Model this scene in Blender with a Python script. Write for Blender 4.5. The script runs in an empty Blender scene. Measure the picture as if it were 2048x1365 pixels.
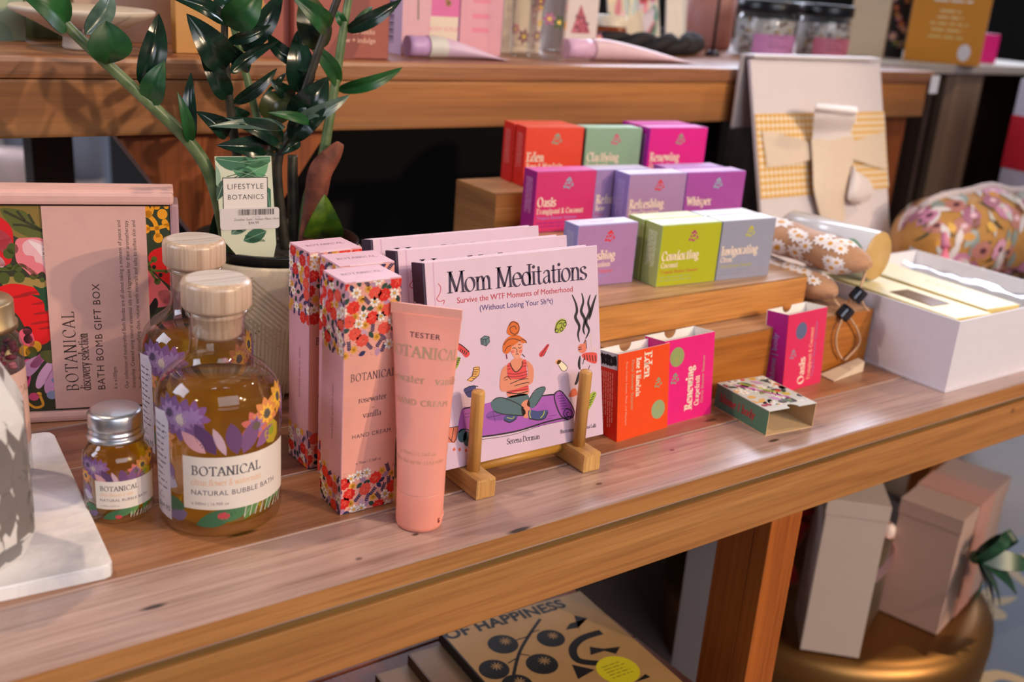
import bpy, bmesh, math, random
from math import pi, sin, cos, radians
from mathutils import Vector, Matrix
sc = bpy.context.scene
COL = sc.collection
# ---------------------------------------------------------------- camera
F_PX = 2107.6
YAW, PITCH, ROLL = .643886, .334324, .0764939
CAM = Vector((0, -.5327, .38))
_f = Vector((sin(YAW)*cos(PITCH), cos(YAW)*cos(PITCH), -sin(PITCH)))
_r = Vector((cos(YAW), -sin(YAW), 0)); _u = _r.cross(_f)
CR = _r*cos(ROLL)+_u*sin(ROLL); CU = -_r*sin(ROLL)+_u*cos(ROLL); CF = _f
cam = bpy.data.cameras.new('camera'); camo = bpy.data.objects.new('camera', cam); COL.objects.link(camo)
camo.matrix_world = Matrix(((CR.x, CU.x, -CF.x, CAM.x), (CR.y, CU.y, -CF.y, CAM.y), (CR.z, CU.z, -CF.z, CAM.z), (0, 0, 0, 1)))
cam.sensor_width = 36; cam.lens = F_PX*36/2048; cam.clip_start = .02; cam.clip_end = 60
cam.dof.use_dof = True; cam.dof.focus_distance = .83; cam.dof.aperture_fstop = 4.6; cam.dof.aperture_blades = 8
sc.camera = camo
# ---------------------------------------------------------------- look
sc.view_settings.view_transform = 'Standard'; sc.view_settings.look = 'None'
sc.view_settings.exposure = 0.0; sc.view_settings.gamma = 1; sc.view_settings.use_curve_mapping = False
sc.cycles.use_denoising = True
sc.cycles.max_bounces = 12; sc.cycles.transparent_max_bounces = 24; sc.cycles.transmission_bounces = 10
sc.cycles.sample_clamp_indirect = 4
# ---------------------------------------------------------------- world and lamps
W = bpy.data.worlds.new('shop_world'); sc.world = W; W.use_nodes = True
W.node_tree.nodes['Background'].inputs[0].default_value = (.80, .84, 1, 1)
W.node_tree.nodes['Background'].inputs[1].default_value = .13
def aim(o, tgt):
    o.rotation_euler = (Vector(tgt)-o.location).to_track_quat('-Z', 'Y').to_euler()
def area(name, loc, tgt, sx, sy, power, col):
    l = bpy.data.lights.new(name, 'AREA'); l.shape = 'RECTANGLE'; l.size = sx; l.size_y = sy; l.energy = power; l.color = col
    o = bpy.data.objects.new(name, l); COL.objects.link(o); o.location = loc; aim(o, tgt); return o
def spot(name, loc, tgt, power, col, ang=50, rad=.03, blend=.4):
    l = bpy.data.lights.new(name, 'SPOT'); l.energy = power; l.color = col; l.spot_size = radians(ang); l.spot_blend = blend; l.shadow_soft_size = rad
    o = bpy.data.objects.new(name, l); COL.objects.link(o); o.location = loc; aim(o, tgt); return o
DAY = (.78, .83, 1); WARM = (1, .74, .50)
area('shop_window_light', (3.6, 4.7, 2.7), (.9, .1, 0), 9.5, 1.9, 600, DAY)      # long row of high shop windows at the far side
area('side_window_light', (-2.6, .9, 1.7), (.4, .1, .05), 1.6, 1.3, 46, DAY)     # window to the left
area('front_window_light', (.2, -3.4, 1.9), (.6, .1, .1), 2.6, 1.6, 62, (.9, .91, 1))  # shopfront behind the viewer
spot('track_spot', (1.75, -2.5, 1.25), (.5, .15, .08), 150, WARM, 40, .035)
spot('track_spot', (1.35, -2.3, 1.45), (.5, .15, .08), 80, WARM, 40, .035)
area('planter_fill_light', (1.0, 2.0, 1.9), (1.0, 3.9, -.4), .6, .6, 42, DAY)   # unseen fill added to brighten the far planters
spot('ceiling_spot', (-.25, .62, 1.7), (.35, .15, 0), 45, WARM, 55, .03)
spot('ceiling_spot', (2.6, -.6, 2.1), (1.2, .4, .1), 75, WARM, 55, .03)
# ---------------------------------------------------------------- pixel of the photograph -> point on a plane of the place
def ray(px, py):
    return CR*((px-1024)/F_PX) - CU*((py-682.5)/F_PX) + CF
def atz(px, py, z=0.): d = ray(px, py); return CAM + d*((z-CAM.z)/d.z)
def at(px, py, y): d = ray(px, py); return CAM + d*((y-CAM.y)/d.y)
def depth(p): return (Vector(p)-CAM).dot(CF)
# ---------------------------------------------------------------- materials
def lin(h):
    h = h.lstrip('#'); c = [int(h[i:i+2], 16)/255 for i in (0, 2, 4)]
    return tuple(x/12.92 if x <= .04045 else ((x+.055)/1.055)**2.4 for x in c)+(1,)
MATS = {}
def newmat(name):
    m = bpy.data.materials.new(name); m.use_nodes = True; nt = m.node_tree; nt.nodes.clear()
    out = nt.nodes.new('ShaderNodeOutputMaterial'); b = nt.nodes.new('ShaderNodeBsdfPrincipled')
    nt.links.new(b.outputs[0], out.inputs[0]); return m, nt, b, out
def N(nt, typ, **kw):
    n = nt.nodes.new('ShaderNode'+typ)
    for k, v in kw.items():
        if k.startswith('i_'):
            key = k[2:]; n.inputs[int(key) if key.isdigit() else key].default_value = v
        else: setattr(n, k, v)
    return n
def ink(h, rough=.55, metal=0, emit=0):
    key = ('ink', h, rough, metal, emit)
    if key in MATS: return MATS[key]
    m, nt, b, o = newmat('print_'+h.strip('#'))
    b.inputs['Base Color'].default_value = lin(h); b.inputs['Roughness'].default_value = rough; b.inputs['Metallic'].default_value = metal
    if emit: b.inputs['Emission Color'].default_value = lin(h); b.inputs['Emission Strength'].default_value = emit
    MATS[key] = m; return m
def paper(h, rough=.5, scale=90, var=.06, bump=.02, metal=0, coat=0, sheen=0):
    key = ('paper', h, rough, scale, var, bump, metal, coat, sheen)
    if key in MATS: return MATS[key]
    m, nt, b, o = newmat('card_'+h.strip('#'))
    tc = N(nt, 'TexCoord'); n = N(nt, 'TexNoise', i_Scale=scale, i_Detail=3.); nt.links.new(tc.outputs['Object'], n.inputs['Vector'])
    mx = N(nt, 'Mix', data_type='RGBA', blend_type='MULTIPLY'); mx.inputs[0].default_value = 1
    rp = N(nt, 'ValToRGB'); rp.color_ramp.elements[0].color = (1-var,)*3+(1,); rp.color_ramp.elements[1].color = (1, 1, 1, 1)
    rp.color_ramp.elements[0].position = .3; rp.color_ramp.elements[1].position = .7
    nt.links.new(n.outputs[0], rp.inputs[0]); mx.inputs[6].default_value = lin(h); nt.links.new(rp.outputs[0], mx.inputs[7])
    nt.links.new(mx.outputs[2], b.inputs['Base Color'])
    b.inputs['Roughness'].default_value = rough; b.inputs['Metallic'].default_value = metal; b.inputs['Coat Weight'].default_value = coat
    b.inputs['Sheen Weight'].default_value = sheen
    if bump:
        bp = N(nt, 'Bump', i_Strength=bump*4, i_Distance=.001); nt.links.new(n.outputs[0], bp.inputs['Height']); nt.links.new(bp.outputs[0], b.inputs['Normal'])
    MATS[key] = m; return m
def wood(name, c1, c2, c3=None, axis='x', scale=1., rough=.45, plank=0., coat=0., stain=None, knots=None, ringy=15.):
    if ('wood', name) in MATS: return MATS[('wood', name)]
    m, nt, b, o = newmat(name); L = nt.links.new
    tc = N(nt, 'TexCoord'); mp = N(nt, 'Mapping')
    s = {'x': (.55, 17, 17), 'y': (17, .55, 17), 'z': (17, 17, .55)}[axis]
    mp.inputs['Scale'].default_value = tuple(v*scale for v in s); L(tc.outputs['Object'], mp.inputs['Vector'])
    vec = mp.outputs[0]
    sep = N(nt, 'SeparateXYZ'); L(tc.outputs['Object'], sep.inputs[0])
    hue = None
    if plank:
        dv = N(nt, 'Math', operation='DIVIDE', i_1=plank); L(sep.outputs['Y'], dv.inputs[0])
        fl = N(nt, 'Math', operation='FLOOR'); L(dv.outputs[0], fl.inputs[0])
        wn = N(nt, 'TexWhiteNoise', noise_dimensions='1D'); L(fl.outputs[0], wn.inputs['W'])
        sc_ = N(nt, 'VectorMath', operation='SCALE'); sc_.inputs[3].default_value = 30; L(wn.outputs['Color'], sc_.inputs[0])
        ad = N(nt, 'VectorMath', operation='ADD'); L(vec, ad.inputs[0]); L(sc_.outputs[0], ad.inputs[1]); vec = ad.outputs[0]; hue = wn.outputs['Value']
    n1 = N(nt, 'TexNoise', i_Scale=1.6, i_Detail=5., i_Roughness=.6, i_Distortion=.6); L(vec, n1.inputs['Vector'])
    n2 = N(nt, 'TexNoise', i_Scale=ringy, i_Detail=4., i_Roughness=.65, i_Distortion=.25); L(vec, n2.inputs['Vector'])
    r1 = N(nt, 'ValToRGB'); e = r1.color_ramp.elements; e[0].color = lin(c1); e[1].color = lin(c2); e[0].position = .32; e[1].position = .68
    if c3: x = e.new(.5); x.color = lin(c3)
    L(n1.outputs[0], r1.inputs[0])
    r2 = N(nt, 'ValToRGB'); e = r2.color_ramp.elements; e[0].color = (.62, .55, .5, 1); e[1].color = (1.05, 1.04, 1.02, 1); e[0].position = .36; e[1].position = .56
    L(n2.outputs[0], r2.inputs[0])
    mx = N(nt, 'Mix', data_type='RGBA', blend_type='MULTIPLY'); mx.inputs[0].default_value = .6
    L(r1.outputs[0], mx.inputs[6]); L(r2.outputs[0], mx.inputs[7]); col = mx.outputs[2]
    if hue is not None:
        hs = N(nt, 'HueSaturation'); mr = N(nt, 'MapRange'); mr.inputs[3].default_value = .82; mr.inputs[4].default_value = 1.18
        L(hue, mr.inputs[0]); L(mr.outputs[0], hs.inputs['Value']); L(col, hs.inputs['Color']); col = hs.outputs[0]
    if stain:
        n3 = N(nt, 'TexNoise', i_Scale=.55, i_Detail=3., i_Distortion=.8); L(vec, n3.inputs['Vector'])
        r3 = N(nt, 'ValToRGB'); e = r3.color_ramp.elements; e[0].position = .56; e[1].position = .74; e[0].color = (0, 0, 0, 1); e[1].color = (.75, .75, .75, 1)
        L(n3.outputs[0], r3.inputs[0]); m3 = N(nt, 'Mix', data_type='RGBA'); L(r3.outputs[0], m3.inputs[0]); L(col, m3.inputs[6]); m3.inputs[7].default_value = lin(stain); col = m3.outputs[2]
    if knots:
        for (kx, ky, kz, rx, ry, kc) in knots:      # knots and nail holes, at their own places on the board
            sb = N(nt, 'VectorMath', operation='SUBTRACT'); sb.inputs[1].default_value = (kx, ky, kz); L(tc.outputs['Object'], sb.inputs[0])
            ml = N(nt, 'VectorMath', operation='MULTIPLY'); ml.inputs[1].default_value = (1/rx, 1/ry, 1/ry); L(sb.outputs[0], ml.inputs[0])
            ln = N(nt, 'VectorMath', operation='LENGTH'); L(ml.outputs[0], ln.inputs[0])
            mr = N(nt, 'MapRange'); mr.inputs[1].default_value = .55; mr.inputs[2].default_value = 1.1; mr.inputs[3].default_value = .9; mr.inputs[4].default_value = 0
            L(ln.outputs['Value'], mr.inputs[0]); mk = N(nt, 'Mix', data_type='RGBA'); L(mr.outputs[0], mk.inputs[0]); L(col, mk.inputs[6]); mk.inputs[7].default_value = lin(kc); col = mk.outputs[2]
    L(col, b.inputs['Base Color']); b.inputs['Roughness'].default_value = rough; b.inputs['Coat Weight'].default_value = coat; b.inputs['Coat Roughness'].default_value = .3
    rr = N(nt, 'MapRange'); rr.inputs[3].default_value = rough-.1; rr.inputs[4].default_value = rough+.14; L(n2.outputs[0], rr.inputs[0]); L(rr.outputs[0], b.inputs['Roughness'])
    bp = N(nt, 'Bump', i_Strength=.25, i_Distance=.0008); L(n2.outputs[0], bp.inputs['Height']); L(bp.outputs[0], b.inputs['Normal'])
    MATS[('wood', name)] = m; return m
def thin_glass(name, tint=(1, 1, 1), f0=.05, rough=.01):
    key = ('tg', name)
    if key in MATS: return MATS[key]
    m, nt, b, o = newmat(name); nt.nodes.remove(b); L = nt.links.new
    t = N(nt, 'BsdfTransparent'); t.inputs[0].default_value = tint+(1,); g = N(nt, 'BsdfGlossy'); g.inputs['Roughness'].default_value = rough
    lw = N(nt, 'LayerWeight', i_Blend=.35); mr = N(nt, 'MapRange'); mr.inputs[3].default_value = f0; mr.inputs[4].default_value = .75; L(lw.outputs['Facing'], mr.inputs[0])
    pw = N(nt, 'Math', operation='POWER', i_1=1.6); L(mr.outputs[0], pw.inputs[0])
    ad = N(nt, 'Math', operation='ADD', i_1=f0*.6); L(pw.outputs[0], ad.inputs[0])
    ms = N(nt, 'MixShader'); L(ad.outputs[0], ms.inputs[0]); L(t.outputs[0], ms.inputs[1]); L(g.outputs[0], ms.inputs[2]); L(ms.outputs[0], o.inputs[0])
    MATS[key] = m; return m
def liquid(name, tint, body, ior=1.2):
    key = ('lq', name)
    if key in MATS: return MATS[key]
    m, nt, b, o = newmat(name); nt.nodes.remove(b); L = nt.links.new
    t = N(nt, 'BsdfTransparent'); t.inputs[0].default_value = tint+(1,); r = N(nt, 'BsdfRefraction'); r.inputs[0].default_value = tint+(1,); r.inputs['IOR'].default_value = ior; r.inputs['Roughness'].default_value = .02
    d = N(nt, 'BsdfTranslucent'); d.inputs[0].default_value = body+(1,); g = N(nt, 'BsdfGlossy'); g.inputs['Roughness'].default_value = .03
    m1 = N(nt, 'MixShader'); m1.inputs[0].default_value = .45; L(t.outputs[0], m1.inputs[1]); L(r.outputs[0], m1.inputs[2])
    m2 = N(nt, 'MixShader'); m2.inputs[0].default_value = .46; L(m1.outputs[0], m2.inputs[1]); L(d.outputs[0], m2.inputs[2])
    fr = N(nt, 'Fresnel', i_IOR=1.33); m3 = N(nt, 'MixShader'); L(fr.outputs[0], m3.inputs[0]); L(m2.outputs[0], m3.inputs[1]); L(g.outputs[0], m3.inputs[2]); L(m3.outputs[0], o.inputs[0])
    MATS[key] = m; return m
# ---------------------------------------------------------------- mesh builder
class MB:
    def __init__(s): s.bm = bmesh.new(); s.mats = []
    def mi(s, m):
        if isinstance(m, str): m = ink(m)
        if m not in s.mats: s.mats.append(m)
        return s.mats.index(m)
    def face(s, pts, m, smooth=False):
        vs = [s.bm.verts.new(p) for p in pts]
        try: f = s.bm.faces.new(vs)
        except ValueError: return None
        f.material_index = s.mi(m); f.smooth = smooth; return f
    def box(s, x0, x1, y0, y1, z0, z1, m, faces=None, bevel=0., M=None):
        """faces: dict of -x +x -y +y -z +z to materials"""
        vs = [s.bm.verts.new((x, y, z)) for z in (z0, z1) for y in (y0, y1) for x in (x0, x1)]
        idx = {'-x': (0, 4, 6, 2), '+x': (1, 3, 7, 5), '-y': (0, 1, 5, 4), '+y': (2, 6, 7, 3), '-z': (0, 2, 3, 1), '+z': (4, 5, 7, 6)}
        fs = []
        for k, q in idx.items():
            f = s.bm.faces.new([vs[i] for i in q]); f.material_index = s.mi((faces or {}).get(k, m)); fs.append(f)
        geom = vs
        if bevel:
            es = list({e for f in fs for e in f.edges})
            r = bmesh.ops.bevel(s.bm, geom=es+vs, offset=bevel, segments=2, affect='EDGES', profile=.6, clamp_overlap=True)
            geom = list({v for f in r['faces'] for v in f.verts} | {v for f in fs if f.is_valid for v in f.verts})
        if M is not None:
            for v in geom: v.co = M @ v.co
        return fs
    def hexa(s, lo, hi, m, faces=None):
        """box from four lower and four upper corner points, counter-clockwise from above"""
        a = [s.bm.verts.new(p) for p in lo]; b = [s.bm.verts.new(p) for p in hi]
        for q in ([a[3], a[2], a[1], a[0]], b):
            f = s.bm.faces.new(q); f.material_index = s.mi(m)
        for i in range(4):
            f = s.bm.faces.new((a[i], a[(i+1) % 4], b[(i+1) % 4], b[i])); f.material_index = s.mi((faces or {}).get(i, m))
    def lathe(s, prof, m, seg=48, c=(0, 0, 0), smooth=True, M=None, cap=False):
        """prof: (r, z) list; material or function of index"""
        rings = []
        for (r, z) in prof:
            if r < 1e-6:
                rings.append([s.bm.verts.new((c[0], c[1], c[2]+z))])
            else:
                rings.append([s.bm.verts.new((c[0]+r*cos(2*pi*k/seg), c[1]+r*sin(2*pi*k/seg), c[2]+z)) for k in range(seg)])
        for i in range(len(rings)-1):
            a, b = rings[i], rings[i+1]; mm = m(i) if callable(m) else m
            for k in range(seg):
                k2 = (k+1) % seg
                if len(a) == 1 and len(b) == 1: continue
                q = (a[0], b[k2], b[k]) if len(a) == 1 else (a[k], a[k2], b[0]) if len(b) == 1 else (a[k], a[k2], b[k2], b[k])
                f = s.bm.faces.new(q); f.material_index = s.mi(mm); f.smooth = smooth
        if M is not None:
            for r in rings:
                for v in r: v.co = M @ v.co
        return rings
    def tube(s, pts, r, m, seg=8, smooth=True, flat=1., up=None, closed=False):
        pts = [Vector(p) for p in pts]; n = len(pts); rings = []
        prev = None
        for i, p in enumerate(pts):
            t = (pts[min(i+1, n-1)]-pts[max(i-1, 0)]); t.normalize()
            if prev is None:
                a = Vector(up) if up else (Vector((0, 0, 1)) if abs(t.z) < .9 else Vector((1, 0, 0)))
                x = (a - t*a.dot(t)).normalized()
            else: x = (prev - t*prev.dot(t)).normalized()
            prev = x; y = t.cross(x); rr = r(i/(n-1)) if callable(r) else r
            rings.append([s.bm.verts.new(p+x*rr*flat*cos(2*pi*k/seg)+y*rr*sin(2*pi*k/seg)) for k in range(seg)])
        for i in range(n-1):
            for k in range(seg):
                f = s.bm.faces.new((rings[i][k], rings[i][(k+1) % seg], rings[i+1][(k+1) % seg], rings[i+1][k])); f.material_index = s.mi(m); f.smooth = smooth
        for rg in (rings[0][::-1], rings[-1]):
            f = s.bm.faces.new(rg); f.material_index = s.mi(m)
    def blob(s, c, r, m, su=14, sv=9, fn=None, M=None):
        c = Vector(c); r = Vector(r) if not isinstance(r, (int, float)) else Vector((r, r, r))
        rings = []
        for j in range(sv+1):
            th = pi*j/sv
            if j in (0, sv): ring = [Vector((0, 0, cos(th)))]
            else: ring = [Vector((sin(th)*cos(2*pi*k/su), sin(th)*sin(2*pi*k/su), cos(th))) for k in range(su)]
            out = []
            for d in ring:
                k = fn(d) if fn else 1
                p = Vector((d.x*r.x*k, d.y*r.y*k, d.z*r.z*k))
                if M is not None: p = M @ p
                out.append(s.bm.verts.new(p+c))
            rings.append(out)
        for j in range(sv):
            a, b = rings[j], rings[j+1]
            for k in range(su):
                k2 = (k+1) % su
                q = (a[0], b[k], b[k2]) if len(a) == 1 else (a[k], b[0], a[k2]) if len(b) == 1 else (a[k], b[k], b[k2], a[k2])
                f = s.bm.faces.new(q); f.material_index = s.mi(m); f.smooth = True
    def grid(s, fn, nu, nv, m, smooth=True, closed_u=False):
        vs = [[s.bm.verts.new(fn(i/nu, j/nv)) for j in range(nv+1)] for i in range(nu if closed_u else nu+1)]
        for i in range(nu):
            i2 = (i+1) % len(vs)
            for j in range(nv):
                f = s.bm.faces.new((vs[i][j], vs[i2][j], vs[i2][j+1], vs[i][j+1])); mm = m(i/nu, j/nv) if callable(m) else m
                f.material_index = s.mi(mm); f.smooth = smooth
        return vs
    def prism(s, poly, z0, z1, m, M=None, side=None):
        n = len(poly); a = [s.bm.verts.new((p[0], p[1], z0)) for p in poly]; b = [s.bm.verts.new((p[0], p[1], z1)) for p in poly]
        f = s.bm.faces.new(a[::-1]); f.material_index = s.mi(m); f = s.bm.faces.new(b); f.material_index = s.mi(m)
        for i in range(n):
            f = s.bm.faces.new((a[i], a[(i+1) % n], b[(i+1) % n], b[i])); f.material_index = s.mi(side or m)
        if M is not None:
            for v in a+b: v.co = M @ v.co
    def art(s, items, fn, maxlen=None, lift=6e-5, step=2.5e-5):
        """lay printed shapes on a surface: fn(u, v, h) -> point at height h over the surface"""
        for (vs, fs, col, lay) in items:
            h = lift+lay*step
            if maxlen is None:
                bv = [s.bm.verts.new(fn(u, v, h)) for (u, v) in vs]
                for q in fs:
                    try: f = s.bm.faces.new([bv[i] for i in q])
                    except ValueError: continue
                    f.material_index = s.mi(col)
            else:
                tb = bmesh.new(); bv = [tb.verts.new((u, v, 0)) for (u, v) in vs]
                for q in fs:
                    try: tb.faces.new([bv[i] for i in q])
                    except ValueError: continue
                bmesh.ops.triangulate(tb, faces=tb.faces[:])
                for it in range(7):
                    es = [e for e in tb.edges if (e.verts[0].co-e.verts[1].co).length > maxlen]
                    if not es: break
                    bmesh.ops.subdivide_edges(tb, edges=es, cuts=1); bmesh.ops.triangulate(tb, faces=tb.faces[:])
                tb.verts.index_update(); nv = [s.bm.verts.new(fn(v.co.x, v.co.y, h)) for v in tb.verts]
                for q in tb.faces:
                    try: f = s.bm.faces.new([nv[v.index] for v in q.verts])
                    except ValueError: continue
                    f.material_index = s.mi(col); f.smooth = True
                tb.free()
    def build(s, name, parent=None, loc=None, rot=None, smooth_angle=None, recalc=False):
        me = bpy.data.meshes.new(name)
        if recalc: bmesh.ops.recalc_face_normals(s.bm, faces=s.bm.faces[:])
        s.bm.to_mesh(me); s.bm.free()
        for m in s.mats: me.materials.append(m)
        o = bpy.data.objects.new(name, me); COL.objects.link(o)
        if parent: o.parent = parent
        if loc is not None: o.location = loc
        if rot is not None: o.rotation_euler = rot
        return o
def tag(o, label, cat, group=None):
    o['label'] = label; o['category'] = cat
    if group: o['group'] = group
    return o
def thing(name, label, cat, loc=(0, 0, 0), rz=0., group=None, rot=None):
    o = bpy.data.objects.new(name, None); COL.objects.link(o); o.location = loc; o.rotation_euler = rot or (0, 0, rz); o.empty_display_size = .02
    return tag(o, label, cat, group)
def struct(o, lab=None):
    o['kind'] = 'structure'
    return o
def flat(O, U, V):
    O, U, V = Vector(O), Vector(U), Vector(V); n = U.cross(V).normalized()
    return lambda u, v, h: O+U*u+V*v+n*h
# ---------------------------------------------------------------- printed art (2-D shapes)
def clip(poly, x0, x1, y0, y1):
    def cut(P, ins, inter):
        out = []
        for i in range(len(P)):
            a, b = P[i-1], P[i]
            if ins(b):
                if not ins(a): out.append(inter(a, b))
                out.append(b)
            elif ins(a): out.append(inter(a, b))
        return out
    def ix(c): return lambda a, b: (c, a[1]+(b[1]-a[1])*(c-a[0])/(b[0]-a[0]))
    def iy(c): return lambda a, b: (a[0]+(b[0]-a[0])*(c-a[1])/(b[1]-a[1]), c)
    for ins, it in ((lambda p: p[0] >= x0, ix(x0)), (lambda p: p[0] <= x1, ix(x1)), (lambda p: p[1] >= y0, iy(y0)), (lambda p: p[1] <= y1, iy(y1))):
        if len(poly) < 3: return []
        poly = cut(poly, ins, it)
    return poly if len(poly) >= 3 else []
def smoothline(P, n=5, closed=False):
    P = [tuple(p) for p in P]; m = len(P)
    if m < 3: return P
    out = []; rng = range(m if closed else m-1)
    for i in rng:
        p0 = P[(i-1) % m] if closed or i else P[0]; p1 = P[i]; p2 = P[(i+1) % m]; p3 = P[(i+2) % m] if closed or i+2 < m else P[-1]
        for k in range(n):
            t = k/n
            out.append(tuple(.5*(2*p1[j]+(p2[j]-p0[j])*t+(2*p0[j]-5*p1[j]+4*p2[j]-p3[j])*t*t+(3*p1[j]-p0[j]-3*p2[j]+p3[j])*t**3) for j in (0, 1)))
    if not closed: out.append(P[-1])
    return out
class Art:
    """box = clip rectangle or None; lay = running layer"""
    def __init__(s, box=None): s.it = []; s.box = box; s.lay = 0
    def up(s): s.lay += 1
    def poly(s, P, c):
        P = list(P)
        if s.box: P = clip(P, *s.box)
        if len(P) < 3: return
        s.it.append((P, [tuple(range(len(P)))], c, s.lay))
    def shape(s, P, c, n=5): s.poly(smoothline(P, n, True), c)
    def rect(s, x0, x1, y0, y1, c): s.poly([(x0, y0), (x1, y0), (x1, y1), (x0, y1)], c)
    def ell(s, cx, cy, rx, ry, c, rot=0., n=16, a0=0, a1=360, jag=0.):
        cr, sr = cos(rot), sin(rot); P = []
        for k in range(n if a1-a0 == 360 else n+1):
            a = radians(a0+(a1-a0)*k/n); j = 1+(jag if k % 2 else -jag); x, y = rx*j*cos(a), ry*j*sin(a)
            P.append((cx+x*cr-y*sr, cy+x*sr+y*cr))
        s.poly(P, c)
    def leaf(s, x, y, l, w, rot, c, n=6):
        P = [(l*t, w/2*sin(pi*t)**.8) for t in [k/n for k in range(n+1)]]; P += [(a, -b) for a, b in P[-2:0:-1]]
        cr, sr = cos(rot), sin(rot); s.poly([(x+a*cr-b*sr, y+a*sr+b*cr) for a, b in P], c)
    def flower(s, x, y, r, np_, c, cc=None, pw=.55, rot=0., cr=.3):
        for k in range(np_):
            s.leaf(x, y, r, r*pw, rot+2*pi*k/np_, c); 
        if cc: s.up(); s.ell(x, y, r*cr, r*cr, cc, n=10); s.lay -= 1
    def stroke(s, P, w, c, smooth=True, n=5, taper=0.):
        P = smoothline(P, n) if smooth and len(P) > 2 else list(P); m = len(P); Lf, Rt = [], []
        for i in range(m):
            a, b = P[max(i-1, 0)], P[min(i+1, m-1)]; dx, dy = b[0]-a[0], b[1]-a[1]; l = math.hypot(dx, dy) or 1
            t = i/(m-1) if m > 1 else 0; ww = w/2*(1-taper*abs(2*t-1)**2)
            Lf.append((P[i][0]-dy/l*ww, P[i][1]+dx/l*ww)); Rt.append((P[i][0]+dy/l*ww, P[i][1]-dx/l*ww))
        for i in range(m-1): s.poly([Lf[i], Rt[i], Rt[i+1], Lf[i+1]], c)
    def sans(s, txt, x, y, size, c, align='L', rot=0., track=1., bold=0.):
        vs, fs, w = text_geo(txt, track, bold); ox = {'L': 0, 'C': -w/2, 'R': -w}[align]; cr, sr = cos(rot), sin(rot)
        s.it.append(([(x+((a+ox)*cr-b*sr)*size, y+((a+ox)*sr+b*cr)*size) for a, b in vs], fs, c, s.lay)); return w*size
    def serif(s, txt, x, y, size, c, align='L', rot=0., track=.06, xs=1., thick=.13, thin=.035):
        st, w = serif_geo(txt, track, xs, thick, thin); ox = {'L': 0, 'C': -w/2, 'R': -w}[align]; cr, sr = cos(rot), sin(rot)
        for P in st: s.it.append(([(x+((a+ox)*cr-b*sr)*size, y+((a+ox)*sr+b*cr)*size) for a, b in P], [tuple(range(len(P)))], c, s.lay))
        return w*size
    def sansfit(s, txt, x, y, L_, c, align='L', rot=0., bold=0., track=1.): s.sans(txt, x, y, L_/text_geo(txt, track, bold)[2], c, align, rot, track, bold)
    def seriffit(s, txt, x, y, L_, cap, c, align='L', rot=0., track=.1, thick=.13, thin=.045):
        w1 = serif_geo(txt, track, 1, .1, .03)[1]; n_ = track*(len(txt)-1); s.serif(txt, x, y, cap, c, align, rot, track, (L_/cap-n_)/(w1-n_), thick, thin)
    def lines(s, x0, x1, ys, h, c, seed=1, gap=.25):
        rnd = random.Random(seed)
        for y in ys:                       # fine print too small to read: a row of word-long dashes
            x = x0; end = x1-rnd.random()*(x1-x0)*gap
            while x < end:
                l = h*rnd.uniform(1.2, 4.5); s.rect(x, min(x+l, end), y, y+h*.55, c); x += l+h*.7
TXT = {}
def text_geo(txt, track=1., bold=0.):
    k = (txt, track, bold)
    if k not in TXT:
        cu = bpy.data.curves.new('t', 'FONT'); cu.body = txt; cu.size = 1; cu.space_character = track; cu.offset = bold; cu.resolution_u = 3
        o = bpy.data.objects.new('t', cu); COL.objects.link(o); dg = bpy.context.evaluated_depsgraph_get(); oe = o.evaluated_get(dg); me = oe.to_mesh()
        vs = [(v.co.x, v.co.y) for v in me.vertices]; fs = [tuple(p.vertices) for p in me.polygons]; oe.to_mesh_clear()
        bpy.data.objects.remove(o); bpy.data.curves.remove(cu)
        x0 = min(v[0] for v in vs); w = max(v[0] for v in vs)-x0; TXT[k] = ([(a-x0, b) for a, b in vs], fs, w)
    return TXT[k]
def _A(cx, cy, rx, ry, a0, a1, n=12): return [(cx+rx*cos(radians(a0+(a1-a0)*k/n)), cy+ry*sin(radians(a0+(a1-a0)*k/n))) for k in range(n+1)]
_S = [(.5, .84), (.42, .98), (.28, 1.02), (.12, .95), (.07, .77), (.16, .6), (.32, .5), (.48, .4), (.54, .22), (.44, .04), (.27, -.02), (.1, .05), (.05, .2)]
_st = lambda x, y0, y1: ([(x, y0), (x, y1)], 1, 1)
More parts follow.
